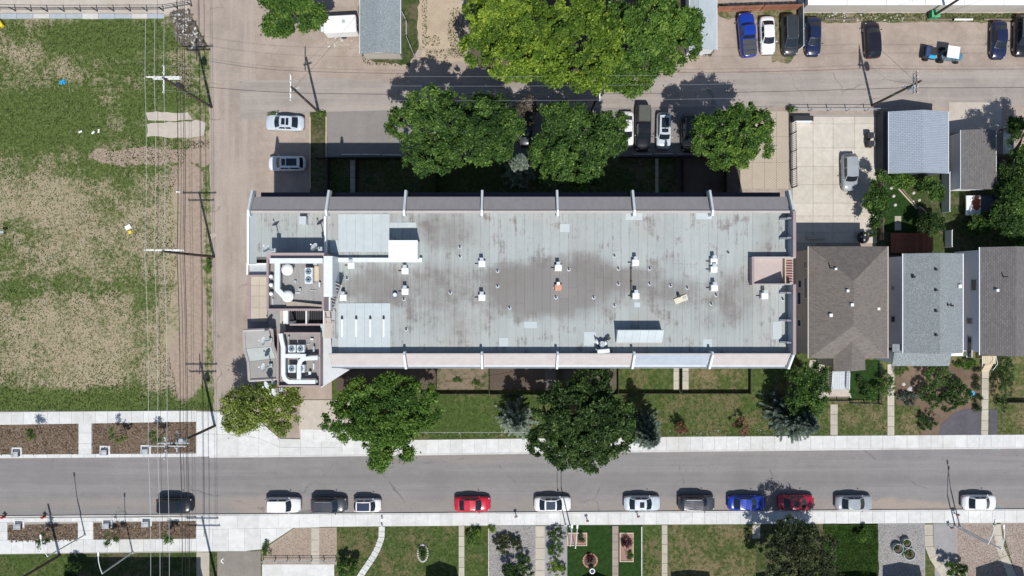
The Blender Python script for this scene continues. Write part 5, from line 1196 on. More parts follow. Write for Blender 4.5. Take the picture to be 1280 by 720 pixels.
g = gable_box('garage', 'square garage with steel blue ribbed gable roof beside the concrete lot', 'garage', 1111,1185.5,139.5,217,1154,2.8,3.7,M['sh_steel'],plain('dark_garage_wall',(.09,.1,.11),.8,.1))
a, b = P(1104,140,1.8), P(1110,217,1.8); MB().box((a.x,a.y,0),(b.x,b.y,1.8)).build('side_shed', plain('dark_shed',(.08,.085,.09),.9,.1), g)
gable_box('garage', 'narrow garage with dark grey shingle roof half shaded by a tree', 'garage', 1201,1245,162.5,237,1232,2.7,3.3,M['sh_dark'],M['siding'])
gable_box('garage', 'long garage with mottled light grey shingles at the top, behind the trailer', 'garage', 450,500.5,-60,67,472,2.8,3.5,shingles('speckled_grey_shingles',(.25,.285,.30),.42,.2,.9,1),M['siding_beige'])
gable_box('garage', 'garage with pale blue streaked roof under the big lime green tree', 'garage', 862,896,-60,62,874,2.8,3.3,plain('pale_blue_metal_roof',(.36,.41,.43),.6,.15,3,stretch=(1,.2,1)),M['trim'])
g = thing('white_garage_row', 'row of white roofed garages along the top edge', 'garage', P(1140,-40,0))
a, b = P(1012,-80,3), P(1400,3.5,3); MB().box((a.x,a.y,0),(b.x,b.y,2.9)).build('wall', M['siding_beige'], g)
for k in range(8):
    u0 = a.x-.2+(b.x-a.x+.4)*k/8; u1 = a.x-.2+(b.x-a.x+.4)*(k+1)/8; MB().box((u0+.02,b.y-.25,2.9),(u1-.02,a.y,3.0)).build('roof_panel', M['white'], g)
# houses across the street: only their roof shadows reach the picture
for (xa_, xb_, y, ze_, zr_, lb) in ((530,568,738,5.0,6.2,'house beyond the front lawn with the oval stone ring'),(716,766,752,4.8,6.6,'house beyond the lush lawn'),(836,884,744,5.0,5.4,'flat roofed house beyond the dry lawn'),(1101,1147,738,5.3,6.0,'house beyond the gravel yard'),(1218,1276,742,5.6,7.0,'house beyond the pinkish gravel'),(943,1000,748,5.4,6.2,'house beyond the bushy olive tree'),(1040,1092,745,5.2,5.6,'house beyond the raised green lawn')):
    o = thing('bungalow', lb, 'house', P((xa_+xb_)/2, y, 0), 0, 'houses on the far side of the front yards')
    x0, x1 = (xa_-640)/10+.9, (xb_-640)/10+.9; yN_ = (360-y)/10; xm = (x0+x1)/2
    MB().box((x0,yN_-11,0),(x1,yN_,ze_-.05)).build('wall', M['siding_beige'], o)
    slab_roof(o, [(x0,yN_,ze_),(x0,yN_-11,ze_),(xm,yN_-11,zr_),(xm,yN_,zr_)], .12, M['sh_dark']); slab_roof(o, [(x1,yN_,ze_),(xm,yN_,zr_),(xm,yN_-11,zr_),(x1,yN_-11,ze_)], .12, M['sh_dark'])
o = thing('corner_building', 'tall corner building beyond the shaded left yard', 'building', P(180,770,0)); MB().box((-53.8,-47,0),(-37.6,-40.3,10.5)).build('wall', M['siding_beige'], o); MB().box((-54,-47.2,10.5),(-37.4,-40.1,10.8)).build('roof', M['sh_dark'], o)
# ---------------------------------------------------------------- fences
def fence(name, label, pts, h, mat, kind='panel', step=24, z0=0, t=.05, group=None, postmat=None, picket=.16, cat='fence'):
    o = thing(name, label, cat, P(*pts[0], z0), 0, group); pm = postmat or mat
    for (a, b) in zip(pts, pts[1:]):
        A, B = P(*a, 0), P(*b, 0); L = (B-A).length; n = max(1, round(L*10/step)); d = (B-A)/L; ang = math.atan2(d.y, d.x)
        for k in range(n+1):
            p = A+(B-A)*k/n; MB().box((p.x-.05,p.y-.05,z0),(p.x+.05,p.y+.05,z0+h+.06)).build('post', pm, o)
        if kind == 'panel':
            for k in range(n):
                m_ = (A+(B-A)*(k+.5)/n); MB().cbox((m_.x,m_.y,z0+h/2+.02),(L/n-.11,t,h-.04),ang).build('panel', mat, o)
        elif kind == 'rail':
            for k in range(n):
                p, q = A+(B-A)*(k+.02)/n, A+(B-A)*(k+.98)/n
                for z in (h, h*.5): MB().tube([(p.x,p.y,z0+z),(q.x,q.y,z0+z)], .035, 5).build('rail', mat, o)
        elif kind == 'pickets':
            for z in (h*.95, h*.15): MB().cbox(((A.x+B.x)/2,(A.y+B.y)/2,z0+z),(L,.05,.05),ang).build('rail', mat, o)
            m = MB(); nn = int(L/picket)
            for k in range(nn): p = A+(B-A)*(k+.5)/nn; m.cbox((p.x,p.y,z0+h/2),(.04,.04,h),ang)
            m.build('pickets', mat, o, kind='stuff')
        elif kind == 'boards':
            nn = int(L/.62)
            for k in range(nn): p = A+(B-A)*(k+.5)/nn; MB().cbox((p.x,p.y,z0+h/2+rnd.uniform(-.03,.03)),(L/nn-.03,.04,h),ang).build('board', mat, o)
            for z in (h*.8, h*.25): MB().cbox(((A.x+B.x)/2+d.y*.05,(A.y+B.y)/2-d.x*.05,z0+z),(L,.04,.08),ang).build('rail', mat, o)
    return o
fence('board_fence', 'reddish brown board fence behind the blue pickup', [(894,15),(950,13),(1000,12)], 1.7, M['brownfence'], 'boards')
fence('tall_white_fence', 'tall pale fence between the minivan and the navy sedan', [(997.5,-20),(998.5,62)], 1.6, plain('fence_blue_grey',(.33,.38,.42),.7,.1), 'panel', 20, postmat=M['trim'], t=.1)
fence('vinyl_fence', 'pale blue vinyl fence between the two garages and gardens', [(1177,218),(1177,266)], 1.7, M['siding'], 'panel', 24, t=.08)
fence('vinyl_fence', 'pale blue vinyl fence right of the narrow garage', [(1254,160),(1254,214)], 1.9, M['siding'], 'panel', 24, t=.08)
fence('vinyl_fence', 'short pale blue fence behind the red deck', [(1181,289),(1181,309)], 1.5, M['siding'], 'panel', 20, t=.08)
fence('iron_fence', 'dark iron picket fence between the brick driveway and concrete lot', [(988,146),(989.5,235)], 1.8, M['darkmetal'], 'pickets', 22, picket=.24)
fence('wire_fence', 'thin rail fence along the top of the concrete lot', [(988,139),(1104,139)], 1.4, M['greybox'], 'rail', 22)
fence('wood_screen', 'weathered grey timber screen between the lot and the garage', [(1098,141),(1097,215),(1098,300)], 1.3, M['wood'], 'boards')
fence('chain_fence', 'thin chain fence along the top of the vacant lot', [(-40,13),(60,14.5),(205,14),(240,8)], 1.3, M['darkmetal'], 'rail', 20)
FM = plain('dark_fence_panel', (.045,.038,.036), .85, .2)
for pts, lb in (([(545,491.5),(611,491.5)],'low dark fence in front of the bare dirt patio'),([(613,492),(699,492)],'low dark fence of the shaded patio left of the big dark tree'),([(699,492),(771,492)],'low dark fence of the shaded patio under the big dark tree'),
    ([(771,491),(849,491)],'low dark fence of the grass patio left of the twin paths'),([(852,491),(936,491),(936,460)],'low dark fence round the patio right of the twin paths'),([(430,491),(545,491.5)],'low dark fence behind the left green tree')):
    fence('patio_fence', lb, pts, .8, FM, 'panel', 16, group='low dark patio fences')
for x, lb in ((545,'dividing fence at the left of the dirt patio'),(611,'dividing fence at the right of the dirt patio'),(699,'dividing fence beside the dark shaded path'),(771,'dividing fence left of the grass patio'),(850,'dividing fence between the twin pale paths')):
    fence('patio_divider', lb, [(x+1,450),(x+1,489)], .8, FM, 'panel', 18, group='dividing fences between the patios')
for x, lb in ((412,'rear yard fence right of the grass strip'),(447,'rear yard fence between the first two shaded yards'),(545,'rear yard fence below the left dark tree'),(852,'rear yard fence by the black suv'),(905,'rear yard fence left of the brick driveway')):
    fence('yard_divider', lb, [(x,200),(x,262)], 1.2, FM, 'panel', 24, group='dividing fences in the shaded rear yards')
fence('rear_fence', 'long dark fence along the shaded rear yards left of the trees', [(396,199),(500,199)], 1.2, FM, 'panel', 24)
fence('rear_fence', 'long dark fence along the shaded rear yards right of the trees', [(775,198),(925,197)], 1.2, FM, 'panel', 24)
fence('garden_fence', 'dark metal fence round the small lawn beside the brown house', [(1030,500),(1062,500)], .8, M['darkmetal'], 'pickets', 16, picket=.12)
fence('garden_fence', 'dark metal fence right of the white porch steps', [(1062,503),(1098,504),(1098,455)], .8, M['darkmetal'], 'pickets', 18, picket=.2)
fence('garden_fence', 'dark fence across the yard at the right edge', [(1246,502),(1300,502)], .9, M['darkmetal'], 'panel', 18)
fence('garage_fence', 'thin pale fence beside the mottled garage', [(504,19),(509,28),(509,48),(519,72)], 1.1, M['greybox'], 'rail', 14)
fence('gravel_yard_fence', 'thin wire fence along the top of the white concrete pad', [(330,699),(421,699)], .9, M['greybox'], 'rail', 16)
fence('entrance_railing', 'low dark railing on the steps left of the green tree', [(418,544.5),(445,544.5)], .9, M['darkmetal'], 'rail', 10, z0=.12)
for x, lb in ((388,'long yellowish kerb left of the grass strip'),(408,'long yellowish kerb right of the grass strip')):
    o = thing('kerb_edge', lb, 'kerb', P(x,160)); 
    for k in range(5 if x < 400 else 3): a, b = P(x-.6,146+k*18+.2), P(x+.6,146+(k+1)*18-.2); MB().box((a.x,a.y,-.02),(b.x,b.y,.16)).build('kerb_stone', M['palewood'], o)
ws = thing('wheel_stop', 'x', 'wheel stop', (0,0,0)); MB().box((-1.2,-.08,-.02),(1.2,.08,.15)).build('block', M['kerb'], ws, world=False, bevel=.03)
for i, (x, y, lb) in enumerate(((439,193.5,'leftmost concrete wheel stop on the shaded asphalt'),(464.5,193.5,'second concrete wheel stop on the shaded asphalt'),(490,194,'wheel stop half under the left dark tree'),(803,193,'wheel stop in front of the black pickup'),(829,192.5,'wheel stop in front of the silver white suv'),(859,193,'wheel stop in front of the black suv'))):
    o = ws if i == 0 else copy_tree(ws); o.location = P(x, y, .03); o['label'] = lb; o['group'] = 'concrete wheel stops'
for i, (x, w_, lb) in enumerate(((1175,34,'left weathered timber kerb below the weeds strip'),(1202,26,'white painted timber kerb between two weathered ones'),(1262,66,'right weathered timber kerb below the weeds strip'),(1050,40,'timber kerb above the black car on the dirt'))):
    o = thing('parking_timber', lb, 'kerb', P(x,25)); a, b = P(x-w_/2,24), P(x+w_/2,25.8); MB().box((a.x,a.y,-.02),(b.x,b.y,.2)).build('beam', M['white'] if i == 1 else M['wood'], o)
# ---------------------------------------------------------------- trees and shrubs
def crown_mesh(name, mat, parent, cx, cy, rx, ry, zb, zt, n, leaf, seed, lobes=9, gap=.12, clump=.5, rot=0.0, spread=1.0):
    r = np.random.default_rng(seed); zc = zb+(zt-zb)*.35; hz = zt-zc
    # branch masses
    Lc = []
    tries = 0
    while len(Lc) < lobes and tries < 4000:
        tries += 1; a = r.uniform(0, 6.28); d = math.sqrt(r.uniform(0, 1))*.8
        x, y = d*math.cos(a), d*math.sin(a)
        if all((x-q[0])**2+(y-q[1])**2 > (.95/math.sqrt(lobes))**2 for q in Lc): Lc.append((x, y, r.uniform(.22, .44)*(1.0 if lobes < 12 else .82), math.sqrt(max(0, 1-d*d))*r.uniform(.35, 1.0)))
    Lc = np.array(Lc); w = Lc[:,2]**2; w /= w.sum()
    nc = max(20, int(rx*ry*9/clump)); li = r.choice(len(Lc), nc, p=w)
    u = r.uniform(-.25, 1, nc); a = r.uniform(0, 6.28, nc); s = np.sqrt(np.clip(1-u*u, 0, 1)); rr = Lc[li,2]*r.uniform(.8, 1.08, nc)
    cxn = Lc[li,0]+rr*s*np.cos(a); cyn = Lc[li,1]+rr*s*np.sin(a); czn = Lc[li,3]*.75+rr*u*.8
    C = np.stack([cxn*rx, cyn*ry, czn*hz*.85], 1); N0 = np.stack([s*np.cos(a), s*np.sin(a), u*.8+.35], 1)
    ctone = r.beta(1.4, 1.6, nc)*.75+.05+r.normal(0,.12,len(Lc))[li]
    keep = r.uniform(0, 1, nc) > gap; C, N0, ctone = C[keep], N0[keep], ctone[keep]; nc = len(C)
    # leaves
    k = r.integers(0, nc, n); rad = clump*r.uniform(.6, 1.25, nc)[k]
    off = r.normal(0, 1, (n,3))*np.stack([rad*.5, rad*.5, rad*.28], 1)
    p = C[k]+off; nn = N0[k]*.6+r.normal(0, .75, (n,3)); nn[:,2] = np.abs(nn[:,2])+.15; nn /= np.linalg.norm(nn, axis=1)[:,None]
    h = r.normal(0, 1, (n,3)); t1 = np.cross(nn, h); t1 /= np.linalg.norm(t1, axis=1)[:,None]; t2 = np.cross(nn, t1)
    sz = leaf*r.uniform(.6, 1.3, n)[:,None]
    V = np.stack([p-t1*sz, p-t2*sz*.55, p+t1*sz, p+t2*sz*.55], 1)
    if rot: c_, s_ = math.cos(rot), math.sin(rot); V = V @ np.array([[c_, s_, 0], [-s_, c_, 0], [0, 0, 1]])
    V[..., 0] += cx; V[..., 1] += cy; V[..., 2] += zc; V[...,2] = np.maximum(V[...,2], .04)
    return fastmesh(name, V, 4, mat, parent, np.clip(ctone[k]+r.normal(0, .26, n), 0, 1)), C+np.array([cx, cy, zc])
TREES = 0
def tree(label, px, py, rx, ry, zt, mat, n, leaf=.16, zb=None, lobes=9, gap=.12, clump=.5, rot=0, name='tree', cat='tree', group=None, seed=None, limbs=9, barkm=None):
    global TREES; TREES += 1; seed = seed or 100+TREES
    zb = zt*.42 if zb is None else zb; n = int(n*1.25); leaf *= 1.05
    zc = zb+(zt-zb)*.5; p = P(px, py, zc); k = S(zc)
    o = thing(name, label, cat, (p.x, p.y, 0), 0, group)
    cr, C = crown_mesh('crown', M[mat] if isinstance(mat, str) else mat, o, p.x, p.y, rx*k, ry*k, zb, zt, n, leaf, seed, lobes, gap, clump, rot)
    R_ = .035*zt; m = MB(); m.tube([(p.x,p.y,-.05),(p.x+.05,p.y,zb*.6),(p.x,p.y+.05,zc)], [R_*1.25, R_, R_*.6], 8); m.build('trunk', barkm or M['bark'], o)
    rr = random.Random(seed)
    for i in range(limbs):
        q = Vector(C[rr.randrange(len(C))]); a = Vector((p.x, p.y, zb*.8+rr.random()*(zc-zb*.8))); mid = a.lerp(q, .5)+Vector((0,0,.35))
        MB().tube([a, mid, a.lerp(q, .96)], [R_*.45, R_*.28, .03], 5).build('limb', barkm or M['bark'], o)
    return o
def shrub(label, px, py, rx, ry, h, mat, n=None, leaf=.07, name='shrub', cat='shrub', group=None, lobes=6, gap=.1, z=.05):
    global TREES; TREES += 1
    p = P(px, py, h*.5); k = S(h*.5); o = thing(name, label, cat, (p.x, p.y, 0), 0, group)
    n = n or int(900+rx*ry*9)
    crown_mesh('leaves', M[mat] if isinstance(mat, str) else mat, o, p.x, p.y, rx*k, ry*k, z, h, n, leaf, 100+TREES, lobes, gap, .22)
    MB().tube([(p.x,p.y,-.02),(p.x,p.y,h*.5)], .04, 5).build('stem', M['bark'], o)
    return o
def spruce(label, px, py, R_, h, mat, seed, dens=1.0, leaf=.3):
    p = P(px, py, 0); o = thing('spruce_tree', label, 'tree', (p.x, p.y, 0)); r = np.random.default_rng(seed)
    MB().tube([(p.x,p.y,-.05),(p.x,p.y,h*.97)], [.2,.03], 8).build('trunk', M['bark'], o)
    V = []; T = []; z = .5
    while z < h*.985:
        f = 1-z/h; rad = R_*f**.85+.12; nb = int((6+6*f)*dens); a0 = r.uniform(0, 6.28)
        for b in range(nb):
            a = a0+b*6.283/nb+r.normal(0, .12); rb = rad*r.uniform(.62, 1.12); droop = r.uniform(.18, .38)*rb; tb = r.uniform(.1, .6)
            d = np.array([math.cos(a), math.sin(a), 0]); e = np.array([-math.sin(a), math.cos(a), 0]); ns = max(3, int(rb/.13))
            for i in range(ns):
                t = (i+.6)/ns; c = np.array([p.x, p.y, z])+d*rb*t+np.array([0,0,-droop*t*t+.18*rb*t**3])
                for s in (-1, 1, 0):
                    ln = leaf*(1.15-.5*t)*r.uniform(.7, 1.2)*(.7+.5*min(1,rb)); dr = (d*.75+e*s*.8); dr = dr/np.linalg.norm(dr); dr[2] += r.uniform(-.25, .15)
                    sd_ = np.cross(dr, [0,0,1.]); sd_ /= np.linalg.norm(sd_)+1e-9; sd_[2] = r.uniform(-.4,.4); wd = ln*.2
                    V += [c-dr*ln*.15, c+dr*ln*.45-sd_*wd, c+dr*ln, c+dr*ln*.45+sd_*wd]; T.append(min(1, max(0, tb*.45+t*t*.85+r.normal(0, .08))))
        z += .34+.16*f
    fastmesh('crown', np.array(V), 4, M[mat], o, T); return o
# big trees behind the building
tree('huge lime green tree over the lane, its left crown', 640, 45, 62, 62, 13, 'f_lime', 46000, .17, lobes=20, gap=.3, clump=.45, rot=.3)
tree('huge lime green tree over the lane, its middle crown with yellow tips', 722, 58, 62, 62, 14.5, 'f_lime', 50000, .17, lobes=22, gap=.32, clump=.45)
tree('right crown of the lime green trees, touching the pale blue garage', 815, 34, 60, 58, 13.5, 'f_bright', 46000, .17, lobes=20, gap=.32, clump=.45)
tree('small lower crown of the lime green trees, above the white pickup sized gap', 790, 95, 33, 24, 6.5, 'f_bright', 12000, .15, lobes=8)
tree('dark green broad tree over the shaded asphalt, left of the small silver spruce', 566, 163, 84, 57, 14, 'f_mid', 56000, .16, lobes=24, gap=.25, clump=.42, seed=31)
tree('dark green broad tree right of the small silver spruce', 722, 180, 67, 49, 13, 'f_mid', 42000, .16, lobes=20, gap=.25, clump=.42, seed=32)
tree('lone bright green tree at the brick driveway', 918, 175, 49, 42, 13, 'f_bright', 30000, .14, lobes=22, gap=.22, clump=.42, seed=77)
tree('bright green tree at the top left beside the white trailer', 364, 6, 44, 44, 10, 'f_bright', 28000, .15, lobes=13, gap=.15, clump=.5)
tree('small bare twiggy tree between the two dark crowns', 656, 138, 17, 15, 4, 'f_dead', 2500, .14, gap=.4, name='bare_tree', zb=1.2, lobes=5)
# street side trees
tree('yellow green sparse tree at the corner apron', 334, 512, 56, 36, 8, 'f_sparse', 17000, .12, lobes=15, gap=.3, clump=.5, seed=41)
tree('green tree at the left of the front lawn reaching over the sidewalk', 472, 513, 74, 46, 11, 'f_bright', 44000, .15, lobes=22, gap=.25, clump=.42, seed=42)
tree('low branch heavy crown of the left green tree over the street edge', 489, 566, 25, 24, 5.5, 'f_bright', 9000, .14, lobes=7, gap=.2, seed=43, zb=1.8)
tree('largest dark green tree in the middle of the front lawn', 725, 527, 66, 60, 14, 'f_dark', 56000, .16, lobes=26, gap=.2, clump=.42, seed=44)
tree('medium green tree beside the blue spruce at the building corner', 1007, 487, 26, 38, 8, 'f_mid', 14000, .13, lobes=9, gap=.18, seed=45)
tree('bushy olive green tree at the bottom beside the raised lawn', 1000, 702, 56, 50, 7, 'f_olive', 22000, .12, lobes=24, gap=.5, clump=.4, seed=46)
spruce('pale silver green spruce at the left of the largest dark tree', 646, 520, 2.7, 8.5, 'f_silver', 51)
spruce('dark blue spruce at the right of the largest dark tree', 800, 533, 2.6, 10, 'f_spruce', 52, 1.15)
spruce('widest blue spruce at the right end of the front lawn', 980, 516, 3.7, 10, 'f_spruce', 53, 1.3)
spruce('small pale spruce between the two dark crowns behind the building', 648.5, 219, 2.0, 13.5, 'f_silver', 54)
# gardens at the right
for a in (('dense shrub tree at the left end of the garden, over the concrete lot edge',1093,253,15,34,4.6,'f_mid',13000),('small bright tree below the steel blue garage, on the left',1124,226,14,12,2.6,'f_bright',3000),
    ('leafy tree below the steel blue garage, on the right',1163,236,16,14,3.2,'f_mid',6000),('dark leafy tree between the lawn and the red deck',1162,280,15,15,3.6,'f_dark',6000),
    ('large garden tree at the right edge, below the vinyl fence',1268,258,34,42,6.5,'f_mid',20000),('green tree behind the dark shingled house',1290,300,30,26,5,'f_bright',9000),
    ('low tree at the right of the rusty trailer',1236,280,28,14,3,'f_mid',7000),('tall tree at the right edge shading the narrow garage',1294,186,34,32,11,'f_mid',14000),('dark shrubby tree between the vinyl fence and the trailer',1262,222,17,24,4.5,'f_dark',8000),('small leafy tree beside the vinyl fence in the lane',1266,158,12,10,3.5,'f_mid',3000),
    ('lime branch tips at the top edge over the white garages',1143,-12,22,16,6,'f_bright',5000)): tree(*a, leaf=.12, zb=1.0, clump=.4, lobes=9)
# front yard shrubs at the right
for a in (('big dark shrub mass in front of the blue grey house',1178,487,33,33,3.2,'f_dark',14000),('bright low shrub under the eaves of the blue grey house',1205,455,14,6,1.0,'f_bright',1800),('silver leaved ground shrub beside the pale rock',1134,497,13,8,.8,'f_silver',1800),
    ('dark round shrub at the corner of the black gravel',1161,527,12,12,1.3,'f_dark',2600),('leafy shrub right of the white porch steps',1088,491,12,12,1.8,'f_mid',2600),('leafy shrub left of the long straight path',1107,480,9,16,2,'f_mid',2400),
    ('dark hedge row right of the straight path',1254,480,11,38,2.2,'f_dark',6000),('flowering dark shrub in the porch garden',1076,479,6,7,1.0,'f_dark',900),('low green shrub at the left of the shrub border',1126,463,10,6,.9,'f_mid',1000),
    ('small shrub at the top of the row of five beside the straight path',1221,461,4.5,4,.7,'f_olive',500),('second small shrub of the row beside the straight path',1220,473,4.5,4,.6,'f_olive',500),('third small shrub of the row beside the straight path',1221,484,4.5,4.5,.7,'f_olive',500),('fourth small shrub of the row beside the straight path',1222,498,5.5,5,.8,'f_dark',600),('lowest small shrub of the row beside the straight path',1221,510,5,5,.8,'f_dark',600),
    ('hedge clump by the fence left of the brown house',1003,459,7,4,1.0,'f_mid',600),
    ('weedy patch at the pole foot by the grass strip',399,143,6,4,.5,'f_bright',400),('weed clump at the fence corner of the concrete lot',991,138,6,4,1.0,'f_bright',700),('small bush at the end of the pale blue garage',888,66,8,4,.8,'f_olive',500),
    ('round bright bush on the lawn beside the narrow path',591.5,673,10.5,10.5,1.4,'f_bright',2600),('round green bush between gravel and stepping stones',435,708,16,13,2.4,'f_mid',4500),('dark shrub inside the oval stone ring',528.5,691,4.5,8,.9,'f_dark',900),
    ('brown green shrub heap in the grey gravel bed',637,681,21,12,1.2,'f_olive',4000),('lower dark green shrub in the grey gravel bed',644,711,24,18,2.0,'f_dark',6000),('dark shrub at the top of the bed beside the lamp posts',695,668,11,9,1.2,'f_dark',1800),('bright green shrub in the middle of that long bed',693,687,10,13,1.3,'f_bright',2600),('yellow green shrub at the bottom of that long bed',696,712,11,10,1.2,'f_lime',2200),('small lime shrub at the corner of the grey gravel bed',615.5,662,4.5,5,.7,'f_lime',500),
    ('dark red leaved shrub in the tall narrow bed',783,679,6,9,.8,'f_redleaf',1200),('small green plant low in the tall narrow bed',787,694,5,5,.5,'f_mid',500),('small green plant in the timber edged bed',725,673,6,6,.6,'f_dark',600),('dark plant in the round brick bed',737,697,4.5,5,.6,'f_redleaf',500),
    ('light green shrub on the raised green lawn',1078,667,10,8,1.6,'f_bright',2200),('small tuft at the bottom of the raised green lawn',1081,719,5,4,.5,'f_bright',500),('bush on the pink gravel below the lamp posts',1193,712,14,11,2.6,'f_mid',3800),
    ('vine shrub at the corner of the white concrete pad',333,687,5,12,.8,'f_mid',1000),('spiky shrub in the dark far left yard',93,712,13,12,2.2,'f_dark',2600),
    ('plant in the lowest round planter',1133.5,690.5,4.5,4.5,.95,'f_mid',500),('plant in the left round planter',1119.5,684,3.8,3.8,.95,'f_dark',400),('plant in the top round planter',1130.5,677,3.4,3.4,.95,'f_mid',400),
    ('low green shrub near the right end of the dirt patio',596,479,5,3.5,.5,'f_mid',300),('left green shrub in the dirt patio',571,476,6,4,.5,'f_mid',300),('yellow spiky weeds beside the silver sedan',341,144,7,3,.8,'f_lime',350),
    ('ivy shrub on the edge of the east passage',1091,292,9,5,1.4,'f_dark',900),('weeds at the foot of the middle alley pole',262,330,3.5,6,.7,'f_bright',400)):
    if a[6] == 'f_redleaf' and 'f_redleaf' not in M: M['f_redleaf'] = foliage('dark_red_leaves', (.03,.012,.015), (.09,.025,.03), (.12,.05,.05))
    shrub(*a[:7], n=a[7], leaf=.1 if a[3] > 12 else .07)
# saplings in the mulch beds and on the lawn
def sapling(label, px, py, r_, h, mat='f_mid', n=700, group='saplings in the mulch beds', gap=.25):
    global TREES; TREES += 1
    p = P(px, py, h*.7); o = thing('sapling', label, 'tree', (p.x, p.y, 0), 0, group)
    crown_mesh('crown', M[mat], o, p.x, p.y, r_*S(h*.7), r_*S(h*.7), h*.35, h, n, .08, 300+TREES, 5, gap, .3)
    MB().tube([(p.x,p.y,.05),(p.x,p.y,h*.85)], [.05,.02], 6).build('trunk', M['bark'], o)
for x, y, lb, m_, r_ in ((39,545,'sapling alone in the far left bed above the street','f_mid',9),(147,546,'left sapling in the long bed above the street','f_bright',11),(196,545,'right sapling in the long bed above the street','f_mid',10),(54,676,'sapling in the lower far left bed','f_mid',9),(138,672,'left sapling in the lower long bed','f_mid',9),(209,671,'right sapling in the lower long bed, opposite the black car','f_bright',9)): sapling(lb, x, y, r_, 3.0, m_)
M['f_rust'] = foliage('rusty_needles', (.09,.04,.025), (.28,.14,.085), (.4,.24,.16))
sapling('reddish conifer sapling on the front lawn, left of the pair', 851, 535, 10, 2.0, 'f_rust', 1500, 'rusty saplings on the front lawn', .3); sapling('reddish conifer sapling on the front lawn, right of the pair', 927, 534, 10, 2.0, 'f_rust', 1500, 'rusty saplings on the front lawn', .3)
# ---------------------------------------------------------------- utility poles and lines
def pole(label, px, py, h, arms=(), r=.17, transformer=None, mat=None, base=(0,0), group='utility poles along the lanes', extra=()):
    p = P(px, py, 0); o = thing('utility_pole', label, 'utility pole', (p.x, p.y, 0), 0, group)
    MB().tube([(p.x,p.y,-.1),(p.x,p.y,h)], [r, r*.7], 10).build('pole', mat or M['polewood'], o)
    for (z, dx, dy, half, m_) in arms:
        d = Vector((dx, dy, 0)).normalized(); c = Vector((p.x, p.y, z)); nrm = Vector((-d.y, d.x, 0))*.16
        m = MB(); m.cbox(c+nrm, (2*half, .12, .12), math.atan2(d.y, d.x)); a_ = m.build('crossarm', m_, o)
        for t in (-.95, -.45, .45, .95): q = c+nrm+d*half*t; MB().cyl((q.x,q.y), .06, z+.06, z+.26, 8).build('insulator', M['duct'], a_)
    if transformer:
        z, dx, dy, m_ = transformer; MB().cyl((p.x+dx, p.y+dy), .3, z, z+1.0, 14).build('transformer', m_, o)
    return o
def top(px, py, z): p = P(px, py, 0); return Vector((p.x, p.y, z))
pole('utility pole in the vacant lot grass with a cross of white arms', 264.5, 134, 12.6, [(12.3,1,0,1.9,M['white']),(11.6,1,.0,1.5,M['white']),(12.0,0,1,1.5,M['white'])], transformer=(9.0,.45,0,M['darkmetal']))
pole('utility pole leaning towards the lot beside the alley middle, near the weeds', 267.5, 321, 13.3, [(12.9,1,0,2.1,M['white']),(11.4,1,0,1.6,M['greybox'])], transformer=None)
pole('utility pole on the corner apron with several arms above the mulch bed', 269, 532, 13, [(12.6,0,1,1.2,M['greybox']),(12.4,1,0,2.0,M['greybox']),(10.9,1,0,1.7,M['greybox']),(9.9,0,1,1.3,M['greybox'])], transformer=(9.2,.4,.2,M['greybox']))
pole('utility pole by the side path at the bottom left', 271, 724, 13, [(12.5,1,0,2.0,M['greybox']),(11.0,1,0,2.0,M['greybox'])])
pole('utility pole at the bottom left corner behind the beds', 75, 694, 10.5, [])
pole('utility pole at the top of the grass strip with one white arm', 398.5, 140, 11.2, [(10.9,0,1,1.45,M['white']),(9.6,1,.3,.5,M['greybox'])])
pole('utility pole hidden beside the lime trees with a white transformer', 737.5, 142, 11.5, [(11.3,0,1,1.35,M['white'])], transformer=(10.2,-.45,.1,M['white']))
pole('utility pole above the concrete lot with three arms', 1090, 132, 10.8, [(10.2,0,1,1.25,M['wood']),(9.6,0,1,1.15,M['galv']),(8.0,1,0,.6,M['galv'])], transformer=(7.6,.5,0,M['greybox']))
pole('utility pole standing beside the green box at the top right', 1163, 22, 10.5, [])
pole('utility pole hidden in the largest dark tree with two pale arms', 682, 519, 10.5, [(10.3,0,1,1.15,M['white'])])
def wire(label, a, b, sag=.5, r=.022, mat='wire_light', group=None, name='power_line'):
    a, b = Vector(a), Vector(b); pts = []
    n = max(6, int((b-a).length/3))
    for i in range(n+1): t = i/n; q = a.lerp(b, t); q.z -= sag*4*t*(1-t); pts.append(q)
    o = MB().tube(pts, r, 4).build(name, M[mat], None); return tag(o, label, 'power line', group)
PA, PB, PC, PD = top(264.5,134,12.5), top(267.5,321,13.1), top(269,532,12.7), top(271,724,12.7); PZ = top(262,-80,12.5)
for dx, lb, m_ in ((-1.9,'outermost pale wire running down over the vacant lot','wire_light'),(-.9,'second pale wire over the vacant lot','wire_light'),(0.1,'third pale wire, straight over the pole tops','wire_light'),(1.85,'innermost thin wire on the alley side of the poles','wire_dark')):
    o = thing('power_line', lb, 'power line', PA, 0, 'wires over the vacant lot')
    for a, b in ((PZ,PA),(PA,PB),(PB,PC),(PC,PD)):
        pts = [a.lerp(b, i/10)+Vector((dx,.0,.15-.35*4*(i/10)*(1-i/10))) for i in range(11)]; MB().tube(pts, .02, 4).build('span', M[m_], o)
